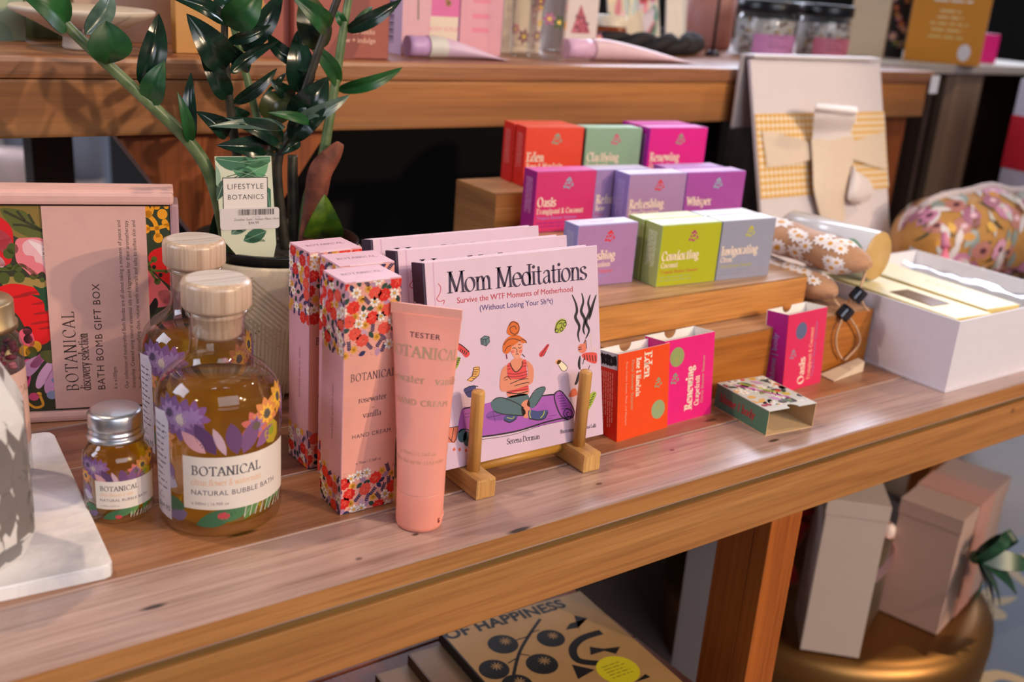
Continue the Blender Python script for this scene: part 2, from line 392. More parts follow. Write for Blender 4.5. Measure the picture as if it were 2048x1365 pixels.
GL = {'A': (.74, [([(.02, 0), (.36, 1)], 1, 0), ([(.36, 1), (.7, 0)], 0, 1), ([(.15, .35), (.56, .35)], 0, 0)]),
 'B': (.66, [_st(.12, 0, 1), ([(.12, 1), (.3, 1)]+_A(.3, .765, .22, .235, 90, -90)+[(.12, .53)], 0, 0), ([(.12, .53), (.32, .53)]+_A(.32, .265, .26, .265, 90, -90)+[(.12, 0)], 0, 0)]),
 'O': (.88, [(_A(.43, .5, .39, .52, 90, 450, 24), 0, 0)]), 'T': (.72, [([(.36, 0), (.36, 1)], 1, 0), ([(.02, 1), (.7, 1)], 0, 0), ([(.03, 1), (.01, .82)], 0, 0), ([(.69, 1), (.71, .82)], 0, 0)]),
 'N': (.8, [_st(.1, 0, 1), ([(.1, 1), (.68, 0)], 0, 0), _st(.68, 0, 1)]), 'I': (.28, [_st(.13, 0, 1)]),
 'C': (.76, [(_A(.43, .5, .39, .52, 45, 315, 18), 0, 0), ([(.7, .87), (.72, .7)], 0, 0)]), 'L': (.6, [_st(.12, 0, 1), ([(.12, 0), (.55, 0)], 0, 0), ([(.55, 0), (.57, .2)], 0, 0)]),
 'M': (.96, [([(.1, 0), (.13, 1)], 1, 1), ([(.13, 1), (.47, .03)], 0, 0), ([(.47, .03), (.81, 1)], 0, 0), ([(.81, 1), (.85, 0)], 1, 1)]),
 'S': (.6, [(smoothline(_S, 3), 0, 0)]), 'D': (.82, [_st(.12, 0, 1), ([(.12, 1), (.3, 1)]+_A(.32, .5, .42, .5, 90, -90)+[(.12, 0)], 0, 0)]),
 'R': (.7, [_st(.12, 0, 1), ([(.12, 1), (.3, 1)]+_A(.3, .765, .22, .235, 90, -90)+[(.12, .53)], 0, 0), ([(.3, .53), (.64, 0)], 0, 1)]),
 'W': (1., [([(.02, 1), (.28, 0)], 1, 0), ([(.28, 0), (.5, .95)], 0, 0), ([(.5, .95), (.74, 0)], 0, 0), ([(.74, 0), (.98, 1)], 0, 1)]),
 'E': (.62, [_st(.12, 0, 1), ([(.12, 1), (.52, 1)], 0, 0), ([(.12, .53), (.44, .53)], 0, 0), ([(.12, 0), (.55, 0)], 0, 0), ([(.52, 1), (.53, .82)], 0, 0), ([(.55, 0), (.57, .18)], 0, 0)]),
 'a': (.55, [([(.09, .5), (.17, .61), (.29, .65), (.41, .59), (.43, .45), (.43, .1), (.52, .0)], 0, 0), ([(.43, .38), (.25, .34), (.1, .24), (.09, .1), (.2, -.01), (.34, .03), (.43, .16)], 0, 0)]),
 'b': (.64, [_st(.14, 0, 1), (_A(.37, .32, .22, .33, 0, 360, 18), 0, 0)]), 'c': (.54, [(_A(.3, .32, .26, .34, 45, 320), 0, 0)]),
 'd': (.62, [(_A(.28, .32, .24, .33, 0, 360, 18), 0, 0), ([(.5, 0), (.5, 1.02)], 1, 1)]), 'e': (.58, [([(.06, .36), (.54, .36)], 0, 0), (_A(.3, .32, .25, .34, 8, 320, 16), 0, 0)]),
 'f': (.38, [([(.2, 0), (.2, .8)]+_A(.36, .82, .16, .2, 180, 60, 6), 1, 0), ([(.05, .62), (.36, .62)], 0, 0)]),
 'g': (.57, [(_A(.27, .4, .21, .25, 0, 360, 16), 0, 0), (smoothline([(.2, .16), (.13, .06), (.3, .0), (.5, -.08), (.46, -.26), (.25, -.32), (.06, -.22), (.14, -.04)], 3), 0, 0), ([(.42, .58), (.55, .63)], 0, 0)]),
 'h': (.64, [_st(.14, 0, 1), (smoothline([(.14, .4), (.22, .57), (.36, .65), (.48, .56), (.51, .4), (.51, 0)], 3), 0, 1)]),
 'i': (.28, [_st(.14, 0, .64), ([(.14, .88)], 0, 0)]), 'l': (.28, [_st(.14, 0, 1)]),
 'm': (.98, [_st(.14, 0, .64), (smoothline([(.14, .4), (.22, .57), (.34, .65), (.45, .56), (.48, .4), (.48, 0)], 3), 0, 1), (smoothline([(.48, .4), (.56, .57), (.68, .65), (.79, .56), (.83, .4), (.83, 0)], 3), 0, 1)]),
 'n': (.64, [_st(.14, 0, .64), (smoothline([(.14, .4), (.22, .57), (.36, .65), (.48, .56), (.51, .4), (.51, 0)], 3), 0, 1)]), 'o': (.61, [(_A(.3, .32, .26, .34, 90, 450, 18), 0, 0)]),
 'p': (.64, [_st(.14, -.3, .64), (_A(.37, .32, .22, .33, 0, 360, 18), 0, 0)]), 'r': (.44, [_st(.14, 0, .64), (smoothline([(.14, .4), (.22, .57), (.33, .65), (.42, .6)], 3), 0, 0)]),
 's': (.46, [(smoothline([(.38*a/.5, .64*b) for a, b in _S], 3), 0, 0)]), 't': (.4, [(smoothline([(.18, .88), (.18, .4), (.18, .12), (.25, -.01), (.38, .04)], 3), 0, 0), ([(.03, .62), (.36, .62)], 0, 0)]),
 'u': (.64, [(smoothline([(.12, .64), (.12, .2), (.18, .04), (.3, -.01), (.44, .08), (.5, .22)], 3), 1, 0), _st(.5, 0, .64)]), 'v': (.56, [([(.04, .64), (.28, 0)], 1, 0), ([(.28, 0), (.52, .64)], 0, 1)]),
 'w': (.84, [([(.04, .64), (.24, 0)], 1, 0), ([(.24, 0), (.42, .62)], 0, 0), ([(.42, .62), (.62, 0)], 0, 0), ([(.62, 0), (.8, .64)], 0, 1)]),
 'y': (.56, [([(.04, .64), (.28, 0)], 1, 0), ([(.52, .64), (.28, 0), (.18, -.24), (.05, -.28)], 1, 0)]), '&': (.7, [(smoothline([(.62, .35), (.45, .05), (.25, -.02), (.08, .15), (.15, .4), (.38, .65), (.4, .88), (.28, 1), (.16, .88), (.2, .65), (.62, 0)], 3), 0, 0)]),
 'G': (.82, [(_A(.43, .5, .39, .52, 45, 345, 18), 0, 0), ([(.78, .02), (.78, .42)], 0, 1), ([(.7, .87), (.72, .7)], 0, 0)]), 'F': (.6, [_st(.12, 0, 1), ([(.12, 1), (.54, 1)], 0, 0), ([(.12, .52), (.44, .52)], 0, 0), ([(.54, 1), (.55, .8)], 0, 0)]),
 'P': (.64, [_st(.12, 0, 1), ([(.12, 1), (.32, 1)]+_A(.32, .74, .25, .26, 90, -90)+[(.12, .48)], 0, 0)]), 'H': (.84, [_st(.12, 0, 1), _st(.7, 0, 1), ([(.12, .52), (.7, .52)], 0, 0)]),
 'k': (.6, [_st(.14, 0, 1), ([(.14, .25), (.5, .64)], 0, 0), ([(.28, .4), (.54, 0)], 0, 1)]), 'x': (.56, [([(.05, .64), (.5, 0)], 1, 1), ([(.5, .64), (.05, 0)], 1, 1)]),
 '|': (.3, [([(.14, -.1), (.14, 1)], 0, 0)]), ' ': (.3, [])}
def serif_geo(txt, track, xs, thick, thin):
    out = []; x = 0.
    for ch in txt:
        adv, sts = GL.get(ch, GL[' '])
        for P, s0, s1 in sts:
            P = [(x+p[0]*xs, p[1]) for p in P]
            if len(P) == 1:
                r = thick*.62; out.append([(P[0][0]+r*cos(k*pi/5), P[0][1]+r*sin(k*pi/5)) for k in range(10)]); continue
            m = len(P); Lf, Rt = [], []; closed = m > 8 and math.hypot(P[0][0]-P[-1][0], P[0][1]-P[-1][1]) < .01
            for i in range(m):
                a = P[i-1 if i else (m-2 if closed else 0)]; b = P[i+1 if i < m-1 else (1 if closed else m-1)]
                dx, dy = b[0]-a[0], b[1]-a[1]; l = math.hypot(dx, dy) or 1; th = math.atan2(dy, dx)
                w = thin+(thick-thin)*abs(sin(th-radians(24)))**2.2; w /= 2
                Lf.append((P[i][0]-dy/l*w, P[i][1]+dx/l*w)); Rt.append((P[i][0]+dy/l*w, P[i][1]-dx/l*w))
            for i in range(m-1): out.append([Lf[i], Rt[i], Rt[i+1], Lf[i+1]])
            for flag, p in ((s0, P[0]), (s1, P[-1])):
                if flag:
                    h = thin*1.1; w = thick*1.05; yy = p[1]; out.append([(p[0]-w, yy-h/2), (p[0]+w, yy-h/2), (p[0]+w, yy+h/2), (p[0]-w, yy+h/2)])
        x += adv*xs+track
    return out, x-track
# ================================================================ setting
FZ = -.55
M_floor = paper('#8A7A70', .6, 6, .25, .05)
def art_tiles():
    A = Art(); rnd = random.Random(4)
    A.rect(.7, 2.6, -.75, .3, '#4C5766'); A.up()
    for i in range(10):
        for j in range(6):
            x, y = .8+i*.19, -.65+j*.17; k = (i+j) % 3; c = '#C9A25A'
            if k == 0:
                for a in range(7): A.leaf(x, y, .085, .02, radians(a*30-10), c)
                A.ell(x, y-.02, .022, .022, c)
            elif k == 1:
                A.stroke([(x-.06, y-.04), (x-.03, y+.04), (x+.04, y+.05), (x+.07, y-.02)], .022, c); A.ell(x+.01, y-.01, .018, .018, c)
                for a in range(5): A.leaf(x-.06+a*.03, y-.075, .03, .012, radians(90), c)
            else:
                for a in range(8): A.leaf(x+.02*cos(a*pi/4), y+.02*sin(a*pi/4), .06, .024, a*pi/4, c)
    return A
b = MB(); b.face([(-3, -4, FZ), (18, -4, FZ), (18, 5.4, FZ), (-3, 5.4, FZ)], M_floor)
b.art(art_tiles().it, lambda u, v, h: Vector((u, v, FZ+h)), lift=2e-4, step=2e-4); struct(b.build('floor'))
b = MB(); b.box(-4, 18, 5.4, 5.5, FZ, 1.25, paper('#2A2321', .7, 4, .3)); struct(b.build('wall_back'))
# ================================================================ lower display bench
K = [(.42, .0, 0, .012, .003, '#1A1210'), (.165, .03, 0, .009, .0025, '#15100E'), (.72, .022, 0, .008, .0025, '#221610'), (.52, .03, 0, .004, .002, '#4A3A38'), (.245, .088, 0, .012, .003, '#20140E'), (.70, .082, 0, .009, .003, '#2A1A16'), (.35, .03, 0, .003, .002, '#3A2824'), (.30, .02, 0, .003, .002, '#5A4A4C'), (.8, .05, 0, .005, .003, '#6A5A5C'), (.62, .05, 0, .003, .002, '#4A3A3A')]
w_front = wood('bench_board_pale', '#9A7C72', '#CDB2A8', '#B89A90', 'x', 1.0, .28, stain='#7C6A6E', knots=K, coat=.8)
w_second = wood('bench_board_amber', '#92603F', '#B98866', '#A47250', 'x', 1.1, .36, stain='#75584E', knots=K, coat=.5)
w_dark = wood('bench_board_dark', '#6A4234', '#9A6C58', '#805040', 'x', 1.2, .36, stain='#6A5A5E', coat=.5)
KA = [(.43, 0, -.045, .008, .003, '#120C08'), (.275, 0, -.022, .004, .002, '#2A2010'), (.77, 0, -.04, .006, .002, '#2A1A0A'), (.86, 0, -.03, .004, .0025, '#100A06'), (.98, 0, -.045, .004, .0025, '#100A06'), (.47, 0, -.036, .003, .003, '#4A2A12'), (1.1, 0, -.035, .006, .005, '#3A1E0A')]
w_apron = wood('bench_apron_wood', '#9C6634', '#BE8850', '#AE7640', 'x', .8, .5, stain='#8E6A34', knots=KA)
w_leg = wood('bench_leg_wood', '#8A4312', '#B8661F', '#A05418', 'z', .9, .45)
w_shelf = wood('bench_shelf_wood', '#5E2A14', '#84401E', '#703418', 'y', .9, .5)
bench = thing('display_bench', 'long low timber bench in front, with the bubble bath, soap boxes and books on it', 'bench', (0, 0, 0))
SEAM = [0, .0704, .1546, .2379, .319, .402, .487]
b = MB()
for i in range(6):
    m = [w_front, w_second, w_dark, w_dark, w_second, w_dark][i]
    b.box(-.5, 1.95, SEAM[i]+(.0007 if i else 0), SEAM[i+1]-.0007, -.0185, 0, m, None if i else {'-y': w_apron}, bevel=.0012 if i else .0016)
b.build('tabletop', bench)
def art_f2():
    A = Art(); c = '#4A3420'; A.stroke([(0, 0), (.001, .008)], .0006, c, False); A.stroke([(.001, .008), (.006, .0085)], .0006, c, False); A.stroke([(.0005, .0045), (.0045, .005)], .0006, c, False)
    A.stroke([(.009, .007), (.012, .0085), (.0135, .0065), (.0095, .0005), (.0145, .0005)], .0006, c, False); A.ell(.0165, .0008, .0004, .0004, c); return A
b = MB(); b.box(-.5, 1.95, .0035, .0225, -.072, -.0270, w_apron, bevel=.0012)
b.art(art_f2().it, flat((.205, .0035, -.0695), (1, 0, 0), (0, 0, 1))); b.build('apron', bench)
b = MB(); b.box(-.5, 1.95, .0062, .0225, -.0268, -.0187, wood('bench_lip_shadow_wood', '#5E4420', '#7E5E2C', None, 'x', .8, .6)); b.build('lip_shadow_strip', bench)  # recessed strip, its dark olive colour paints the shadow under the lip
b = MB(); b.box(-.5, 1.95, .465, .484, -.072, -.0186, w_apron); b.build('apron', bench)
for x, y in ((.7136, .0075), (-.36, .0075), (.7136, .43), (-.36, .43), (1.75, .0075), (1.75, .43)):
    b = MB(); b.box(x, x+.0428, y+.0152, y+.056, FZ, -.0186, w_leg, bevel=.001)
    if y < .1: b.box(x, x+.0428, y-.0035, y+.015, FZ, -.0722, w_leg, bevel=.001)
    b.build('leg', bench)
b = MB()
for i in range(4): b.box(-.45, .712, .055+i*.1, .152+i*.1, -.306, -.2862, w_shelf, bevel=.001)
b.build('lower_shelf', bench)
# ================================================================ upper display bench
UZ = .2823
KU = [(.668, 0, .24, .006, .003, '#140C06'), (1.02, 0, .245, .03, .006, '#6A4A1E'), (1.49, 0, .236, .004, .004, '#4A2A10'), (1.55, 0, .24, .005, .004, '#3A2A14')]
w_up = wood('upper_bench_wood', '#9A5C2C', '#C98746', '#B47236', 'x', .75, .5, stain='#7E5A38', knots=KU)
w_uptop = wood('upper_bench_top_wood', '#7E4A2E', '#A8754E', '#946040', 'x', .8, .38, coat=.15)
up = thing('display_bench', 'higher timber bench behind the lower one, with boxes, tubes and jars on it', 'bench', (0, 0, 0))
b = MB(); 
for i in range(5): b.box(-.6, 1.567, .48+i*.1, .5785+i*.1+.0005, UZ-.0195, UZ, w_uptop, bevel=.0045 if not i else .001)
b.build('tabletop', up)
b = MB(); b.box(-.6, 1.555, .483, .503, .2105, UZ-.0196, w_up, bevel=.003); b.build('apron', up)
w_uleg = wood('upper_leg_wood', '#7E3C14', '#A8581E', '#924A18', 'z', .8, .5)
for x in (.372, 1.49):
    b = MB(); b.box(x, x+.055, .5035, .545, FZ, UZ-.0196, w_uleg, bevel=.002); b.build('leg', up)
    for s in (-1, 1):
        if x > 1 and s > 0: continue
        x0 = x if s < 0 else x+.055; b = MB(); M = Matrix(((1, 0, 0, 0), (0, 0, -1, .5215), (0, 1, 0, 0), (0, 0, 0, 1)))
        pl = [(x0, .2105), (x0, .09), (x0+s*.085, .2105)] if s > 0 else [(x0, .09), (x0, .2105), (x0-.085, .2105)]
        if x > 1: pl = [(x0, .05), (x0, .2105), (x0-.03, .2105), (x0-.02, .05)]
        b.prism(pl, -.009, .018, w_uleg, M); b.build('brace', up)
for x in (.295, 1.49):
    b = MB(); b.box(x, x+.05, .90, .95, FZ, UZ-.0196, wood('rear_leg_shaded_wood', '#0E0806', '#1C110B', None, 'z')); b.build('leg', up)  # shade on the rear legs is put into this near-black wood colour
# ================================================================ things on the floor beyond
cb = thing('cabinet', 'black closed cabinet in the dark behind the higher bench', 'cabinet', (1.215, 1.25, FZ))
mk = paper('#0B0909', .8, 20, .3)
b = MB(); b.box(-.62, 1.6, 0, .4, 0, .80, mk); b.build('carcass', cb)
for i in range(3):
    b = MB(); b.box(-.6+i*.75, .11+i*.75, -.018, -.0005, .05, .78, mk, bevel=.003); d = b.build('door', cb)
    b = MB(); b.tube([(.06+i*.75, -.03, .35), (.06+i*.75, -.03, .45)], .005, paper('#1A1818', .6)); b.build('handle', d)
def pot_prof(r, h): return [(0, .005), (r*.8, 0), (r*.86, .004), (r, h*.8), (r*1.02, h), (r*.93, h), (r*.9, h*.86), (0, h*.84)]
for (px, yy, r, h, c, lab) in ((14, 3.75, .085, .17, '#CDB2A8', 'blurred blush planter far off under the higher bench, leftmost'), (52, 4.05, .085, .34, '#737782', 'blurred grey cylinder planter far off, beside the blush planter'),
        (170, 4.05, .10, .32, '#82858E', 'blurred grey cylinder planter far off, between the dark leg and the pedestal'), (205, 3.3, .04, .09, '#D8D0CE', 'small blurred white pot far off beside a grey planter')):
    p = at(px, 330, yy); b = MB(); b.lathe(pot_prof(r, h), paper(c, .5, 30, .1), 28); o = b.build('planter', None, (p.x, yy, FZ), recalc=True); tag(o, lab, 'planter')
p = at(247, 330, 3.6); t = thing('pedestal', 'blurred blue-grey pedestal with an ochre strip, far off under the higher bench', 'pedestal', (p.x, 3.6, FZ))
b = MB(); b.box(-.05, .075, 0, .1, 0, .62, paper('#8C97A8', .6), bevel=.01); b.build('column', t)
b = MB(); b.box(-.005, .03, -.006, -.0003, 0, .62, paper('#A88A50', .6)); b.build('strip', t)
b = MB(); b.box(0, .75, 0, .3, 0, .42, mk, bevel=.01); t = thing('dark_infill', 'added black tub in the dark under the bench behind the cream boxes', 'tub', (.72, .60, FZ)); b.build('tub', t)  # black box added so the view under the bench goes dark
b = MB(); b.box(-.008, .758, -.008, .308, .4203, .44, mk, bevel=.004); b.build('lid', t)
# ================================================================ weathered crate at the right
w_crate = wood('crate_wood', '#5E4A3A', '#8C735C', '#75604C', 'z', .8, .7)
cr = thing('crate', 'weathered slatted crate with a pale top board at the far end of the higher bench', 'crate', (1.60, .62, 0))
b = MB(); b.box(-.02, .62, -.012, .32, .266, UZ, wood('crate_top_wood', '#9A948C', '#C2BCB4', None, 'x', 1, .6), bevel=.002); b.build('top_board', cr)
for (x0, x1, z0, z1) in ((.22, .34, FZ, .2655), (.52, .6, FZ, .2655)):
    b = MB(); b.box(x0, x1, 0, .018, z0, z1, w_crate, bevel=.002); b.build('upright', cr)
for z in (FZ, -.4, -.25, -.1, .05, .15):
    b = MB(); b.box(.0, .6, .30, .315, z, z+.075, wood('crate_slat_wood', '#3A2A22', '#5A4436', None, 'x', .9, .7), bevel=.002); b.build('slat', cr)
b = MB(); b.box(0, .016, .02, .3, FZ, .2655, wood('crate_side_wood', '#3C2C24', '#5E483A', None, 'z', .9, .7)); b.build('side', cr)
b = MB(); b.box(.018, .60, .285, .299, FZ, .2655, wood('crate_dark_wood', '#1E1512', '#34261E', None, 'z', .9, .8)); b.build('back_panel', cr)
b = MB(); b.box(.6, .616, .02, .3, FZ, .2655, wood('crate_side_wood', '#3C2C24', '#5E483A', None, 'z', .9, .7)); b.build('side', cr)
b = MB(); b.box(.2, .216, .02, .3, FZ, .2655, wood('crate_side_wood', '#3C2C24', '#5E483A', None, 'z', .9, .7)); b.build('side', cr)
p = at(1888, 158, .479); b = MB(); b.box(-.011, .011, -.0006, .0006, -.014, .014, paper('#EDEBF0', .5), bevel=.0004)
tag(b.build('swing_tag', None, (1.563, .478, .262)), 'small blank white tag hanging at the right end of the higher bench', 'tag')
# ================================================================ bamboo riser blocks
w_bam = wood('bamboo_front', '#B8763A', '#DA9E5C', '#CA8C4A', 'x', 1.5, .4, ringy=14)
w_bamt = wood('bamboo_top', '#B08262', '#D2AC8C', '#C29A78', 'x', 1.5, .36, ringy=14)
w_bamd = wood('bamboo_low', '#98581C', '#BC782C', '#AC6822', 'x', 1.1, .45, ringy=12)
w_bams = wood('bamboo_side', '#7A5028', '#9E703C', None, 'y', 1.3, .5, ringy=14)
def block(lab, loc, rz, w, d, h, front, top=w_bamt):
    b = MB(); b.box(0, w, 0, d, 0, h, front, {'+z': top, '-x': w_bams}, bevel=.0012)
    return tag(b.build('riser_block', None, loc, (0, 0, rz)), lab, 'display riser', 'bamboo riser steps')
block('lowest and longest wooden riser block, standing on the bench behind the opened cartons', (.615, .1205, 0), .003, .368, .235, .0633, w_bamd)
block('second riser step, pale bamboo beam carrying the front row of soap boxes', (.606, .1585, .0634), -.006, .3, .105, .0355, w_bam)
block('third riser step, hidden behind the front soap boxes and under the magenta and mauve ones', (.632, .265, .0634), -.01, .272, .09, .0626, w_bam)
block('tallest riser block at the back, its left end bare beside the orange boxes', (.6435, .3735, 0), -.03, .33, .082, .158, w_bam)
# ================================================================ soap boxes
def logo(A, x, y, s, c):
    for (a, b_, r) in ((.1, .55, .3), (-.15, .4, .22), (.35, .35, .2), (-.3, .05, .2), (.1, .1, .25), (.55, -.02, .2), (-.45, -.3, .24), (-.1, -.35, .22), (.15, -.45, .18), (.35, -.25, .14), (.62, -.2, .14)):
        A.ell(x+a*s*1.1, y+b_*s*1.1, r*s*.78, r*s*.66, c, rot=a*3, n=9)
CREAM = '#F2DCC8'
def soap(lab, loc, rz, w, d, h, front, side, top, lg, word, sub=None, sub2=None, lines=None, topc=None, sidec='#C8C4E0', word_x=.05, side2=None):
    t = thing('soap_box', lab, 'soap box', loc, rz, 'boxed soaps on the riser')
    b = MB(); b.box(0, w, 0, d, 0, h, paper(front, .42), {'-x': paper(side, .42), '+z': paper(top, .4), '+x': paper(side2 or side, .42)}, bevel=.0007)
    A = Art(); logo(A, w*.53, h*.79, h*.135, lg)
    A.serif(word, w*word_x, h*.43, h*.145, CREAM, thick=.21, thin=.07, xs=.78, track=.08)
    if sub: A.serif(sub, w*.05, h*.31, h*.085, CREAM, thick=.19, thin=.08, xs=.82, track=.09)
    if sub2: A.sans(sub2, w*.05, h*.215, h*.075, lines or lg, bold=.006)
    if lines: A.lines(w*.05, w*.62, [h*.145, h*.09], h*.035, side, 3)
    b.art(A.it, flat((0, 0, 0), (1, 0, 0), (0, 0, 1)))
    A = Art(); rnd = random.Random(int(w*1e5))
    for k in range(7): A.lines(.0, h*.62, [d*(.24+.075*k)], d*.05, sidec, k+3, .2)
    b.art(A.it, flat((0, d, h*.88), (0, 0, -1), (0, -1, 0)))
    if topc:
        A = Art(); A.sans('blume | body', w*.5, d*.42, d*.22, topc, 'C'); b.art(A.it, flat((0, 0, h), (1, 0, 0), (0, 1, 0)))
    b.build('carton', t)
    b = MB(); b.box(.0012, w-.0012, d*.06, d*.09, h+.0001, h+.0006, paper(top, .4)); b.build('tuck_flap', t)
    return t
S2 = .0990; r4 = radians(-4.5)
soap('pale mauve soap box at the left end of the front row, partly behind the books', (.6305, .2165, S2), r4, .0715, .024, .0612, '#B083B4', '#9A94CE', '#D9D4F2', '#E01818', 'Refreshing', 'Rose Geranium', 'Floral Shower Steamer', '#E8554A', '#B03AA0')
soap('yellow-green soap box at the front of the second step, between mauve and blue-grey boxes', (.711, .1865, S2), r4, .0765, .026, .0622, '#B5BA1C', '#A2B46C', '#DDF0BE', '#B02A70', 'Comforting', 'Coconut', 'Tropical Shower Steamer', '#C2483C', '#8A9A5A', '#E8F0D8')
soap('yellow-green soap box tucked behind the other green one', (.713, .2145, S2), r4, .0765, .026, .0616, '#B5BA1C', '#A2B46C', '#DDF0BE', '#B02A70', 'Comforting', 'Coconut', None, None, '#8A9A5A', '#E8F0D8')
soap('blue-grey soap box with a yellow flower at the right end of the front row', (.7885, .1805, S2), r4, .0735, .025, .0622, '#9A9CB0', '#8E92AC', '#E6ECF8', '#C2BE14', 'Invigorating', 'Citrus', 'Citrus Shower Steamer', '#B8B41C', '#C8C8D8')
soap('blue-grey soap box behind the one with the yellow flower', (.7905, .2075, S2), r4, .0735, .025, .0616, '#9A9CB0', '#8E92AC', '#E2E8F6', '#C2BE14', 'Invigorating')
S3 = .1262
soap('deep pink soap box at the left end of the middle row', (.6575, .3225, S3), radians(-6), .0742, .026, .0645, '#D62E72', '#9E1486', '#E86CC8', '#7FB0C4', 'Oasis', 'Frangipani & Coconut', 'Tropical Shower Steamer', '#9A86D0', '#D08ADA', '#E0A8E4')
soap('dull mauve soap box half hidden in the middle row, right of the deep pink one', (.7335, .3185, S3), radians(-6), .073, .026, .0638, '#A284B8', '#8E80C8', '#D2CCF0', '#D82020', 'Refreshing', 'Rose', 'Floral', '#B02A6A')
soap('mauve soap box with a red flower in the centre of the middle row', (.753, .2865, S3), radians(-6), .0765, .027, .0640, '#AC86B2', '#8E80C8', '#D8D2F2', '#D81818', 'Refreshing', 'Rose Geranium', None, None, '#C8A0D8', '#B8B0E8')
soap('purple soap box at the right end of the middle row', (.830, .2785, S3), radians(-6), .0835, .026, .0640, '#A84CA4', '#9A48A8', '#C8A0E4', '#8AB4C0', 'Whisper')
soap('purple soap box behind the other purple one', (.826, .3065, S3), radians(-6), .0815, .026, .0640, '#A84CA4', '#9A48A8', '#C4A0E4', '#8AB4C0', 'Whisper')
S4 = .1581
soap('orange-red soap box in front of its twin at the left end of the top row', (.6955, .3975, S4), radians(-9), .0735, .0245, .0660, '#E8452A', '#C81A14', '#F4705E', '#7FA68E', 'Eden', 'Rose & Mandarin', None, None, None, '#E08A8A')
soap('orange-red soap box behind its twin on the tallest riser', (.6975, .4235, S4), radians(-9), .0735, .0245, .0660, '#E8452A', '#C81A14', '#F4705E', '#7FA68E', 'Eden', None, None, None, None, '#E08A8A')
soap('sage green soap box with a pink flower in the centre of the top row', (.7705, .3845, S4), radians(-9), .0745, .026, .0655, '#8EB294', '#7EA084', '#B4E2D0', '#D84A70', 'Clarifying', 'Eucalyptus')
soap('hot pink soap box at the right end of the top row', (.848, .3640, S4), radians(-6), .085, .026, .0670, '#E0148C', '#A80E9A', '#DE52C8', '#7FA082', 'Renewing', 'Grapefruit')
soap('hot pink soap box behind the other one of its colour, topmost right', (.85, .392, S4), radians(-6), .082, .026, .0672, '#E0148C', '#A80E9A', '#DE52C8', '#7FA082', 'Renewing')
# ================================================================ opened cartons
def sleeve(b, w, d, h, th, front, side, inner, notch):
    """standing open-topped carton with a half-round finger notch in the back wall"""
    mi = paper(inner, .6)
    b.box(0, w, 0, th, 0, h, paper(front, .45), {'+y': mi, '+z': mi}); b.box(0, th, th, d-th, 0, h, paper(side, .45), {'+x': mi, '+z': mi}); b.box(w-th, w, th, d-th, 0, h, paper(side, .45), {'-x': mi, '+z': mi})
    P = [(0, 0), (w, 0), (w, h), (w*.62, h)] + [(w*.5+w*.12*cos(radians(a)), h-w*.11*sin(radians(a))) for a in range(0, 181, 20)] + [(w*.38, h), (0, h)]
    b.prism(P, 0, th, mi, Matrix(((1, 0, 0, 0), (0, 0, -1, d), (0, 1, 0, 0), (0, 0, 0, 1))))
    b.box(th, w-th, th, d-th, .0, th, mi)
def carton(lab, loc, rz, w, d, h, front, side, lean=0.):
    t = thing('open_carton', lab, 'opened soap carton', loc, rot=(lean, 0, rz), group='opened cartons along the bench')
    return t
t = carton('opened orange carton with black scribble on its side, right of the book stand', (.5862, .0845, 0), radians(3.5), 0, 0, 0, 0, 0, radians(-7)); w, d, h = .0645, .0245, .0795
b = MB(); sleeve(b, w, d, h, .0006, '#EE4A10', '#D8200E', '#F4F1EE', 1)
A = Art(); A.seriffit('Eden', .0, 0, .022, .0092, CREAM, thick=.24, thin=.08); A.seriffit('Rose & Mandarin', .003, -.010, .0345, .0056, CREAM, thick=.2, thin=.09); A.sansfit('Floral Shower Steamer', .0035, -.0160, .046, '#B89A7A', bold=.006)
A.sansfit('Rose, Cream, Lemon, Musk, and Mandarin', .004, -.0230, .058, '#E8A890'); b.art(A.it, flat((.0325, 0, h*.945), (0, 0, -1), (1, 0, 0)))
A = Art(); logo(A, w*.78, h*.56, .0068, '#8AA07E'); A.ell(w*.8, h*.25, .0088, .0088, '#93A878', n=24); A.up(); A.sans('70g', w*.8-.001, h*.25+.003, .0045, '#B8A048', 'C', rot=-pi/2); b.art(A.it, flat((0, 0, 0), (1, 0, 0), (0, 0, 1)))
A = Art(); A.rect(0, .0145, .001, d-.001, '#C9CAD8'); A.up(); rnd = random.Random(2)
for k in range(16): A.stroke([(.002+rnd.random()*.0015, .003+k*.0012), (.008, .0035+k*.0012+rnd.uniform(-.001, .001)), (.0125-rnd.random()*.002, .0045+k*.0011)], .0019, '#17101C')
for k in range(6): A.lines(.018, h*.9, [.004+k*.0027], .0014, '#E8A89C', k)
b.art(A.it, flat((0, d, h), (0, 0, -1), (0, -1, 0))); b.build('sleeve', t)
t = carton('opened hot pink carton, its words running up, right beside the orange one', (.6465, .0915, 0), radians(2), 0, 0, 0, 0, 0, radians(-6)); w, d, h = .0655, .0265, .0805
b = MB(); sleeve(b, w, d, h, .0006, '#E8187E', '#D80F86', '#F4F1EE', 1)
A = Art(); A.seriffit('Renewing', .0105, -.0385, .041, .0095, CREAM, thick=.24, thin=.08); A.seriffit('Grapefruit', .0125, -.0475, .0287, .0058, CREAM, thick=.2, thin=.09); A.sansfit('Citrus Shower Steamer', .0135, -.0535, .0466, '#B8A080', bold=.006)
b.art(A.it, flat((0, 0, 0), (0, 0, 1), (-1, 0, 0))); 
A = Art(); logo(A, .014, h*.53, .0075, '#7E9C80'); A.ell(.016, h*.79, .0092, .0092, '#93A060', n=24); A.up(); A.sans('70g', .016+.001, h*.79-.003, .0045, '#B8A048', 'C', rot=pi/2); b.art(A.it, flat((0, 0, 0), (1, 0, 0), (0, 0, 1))); b.build('sleeve', t)
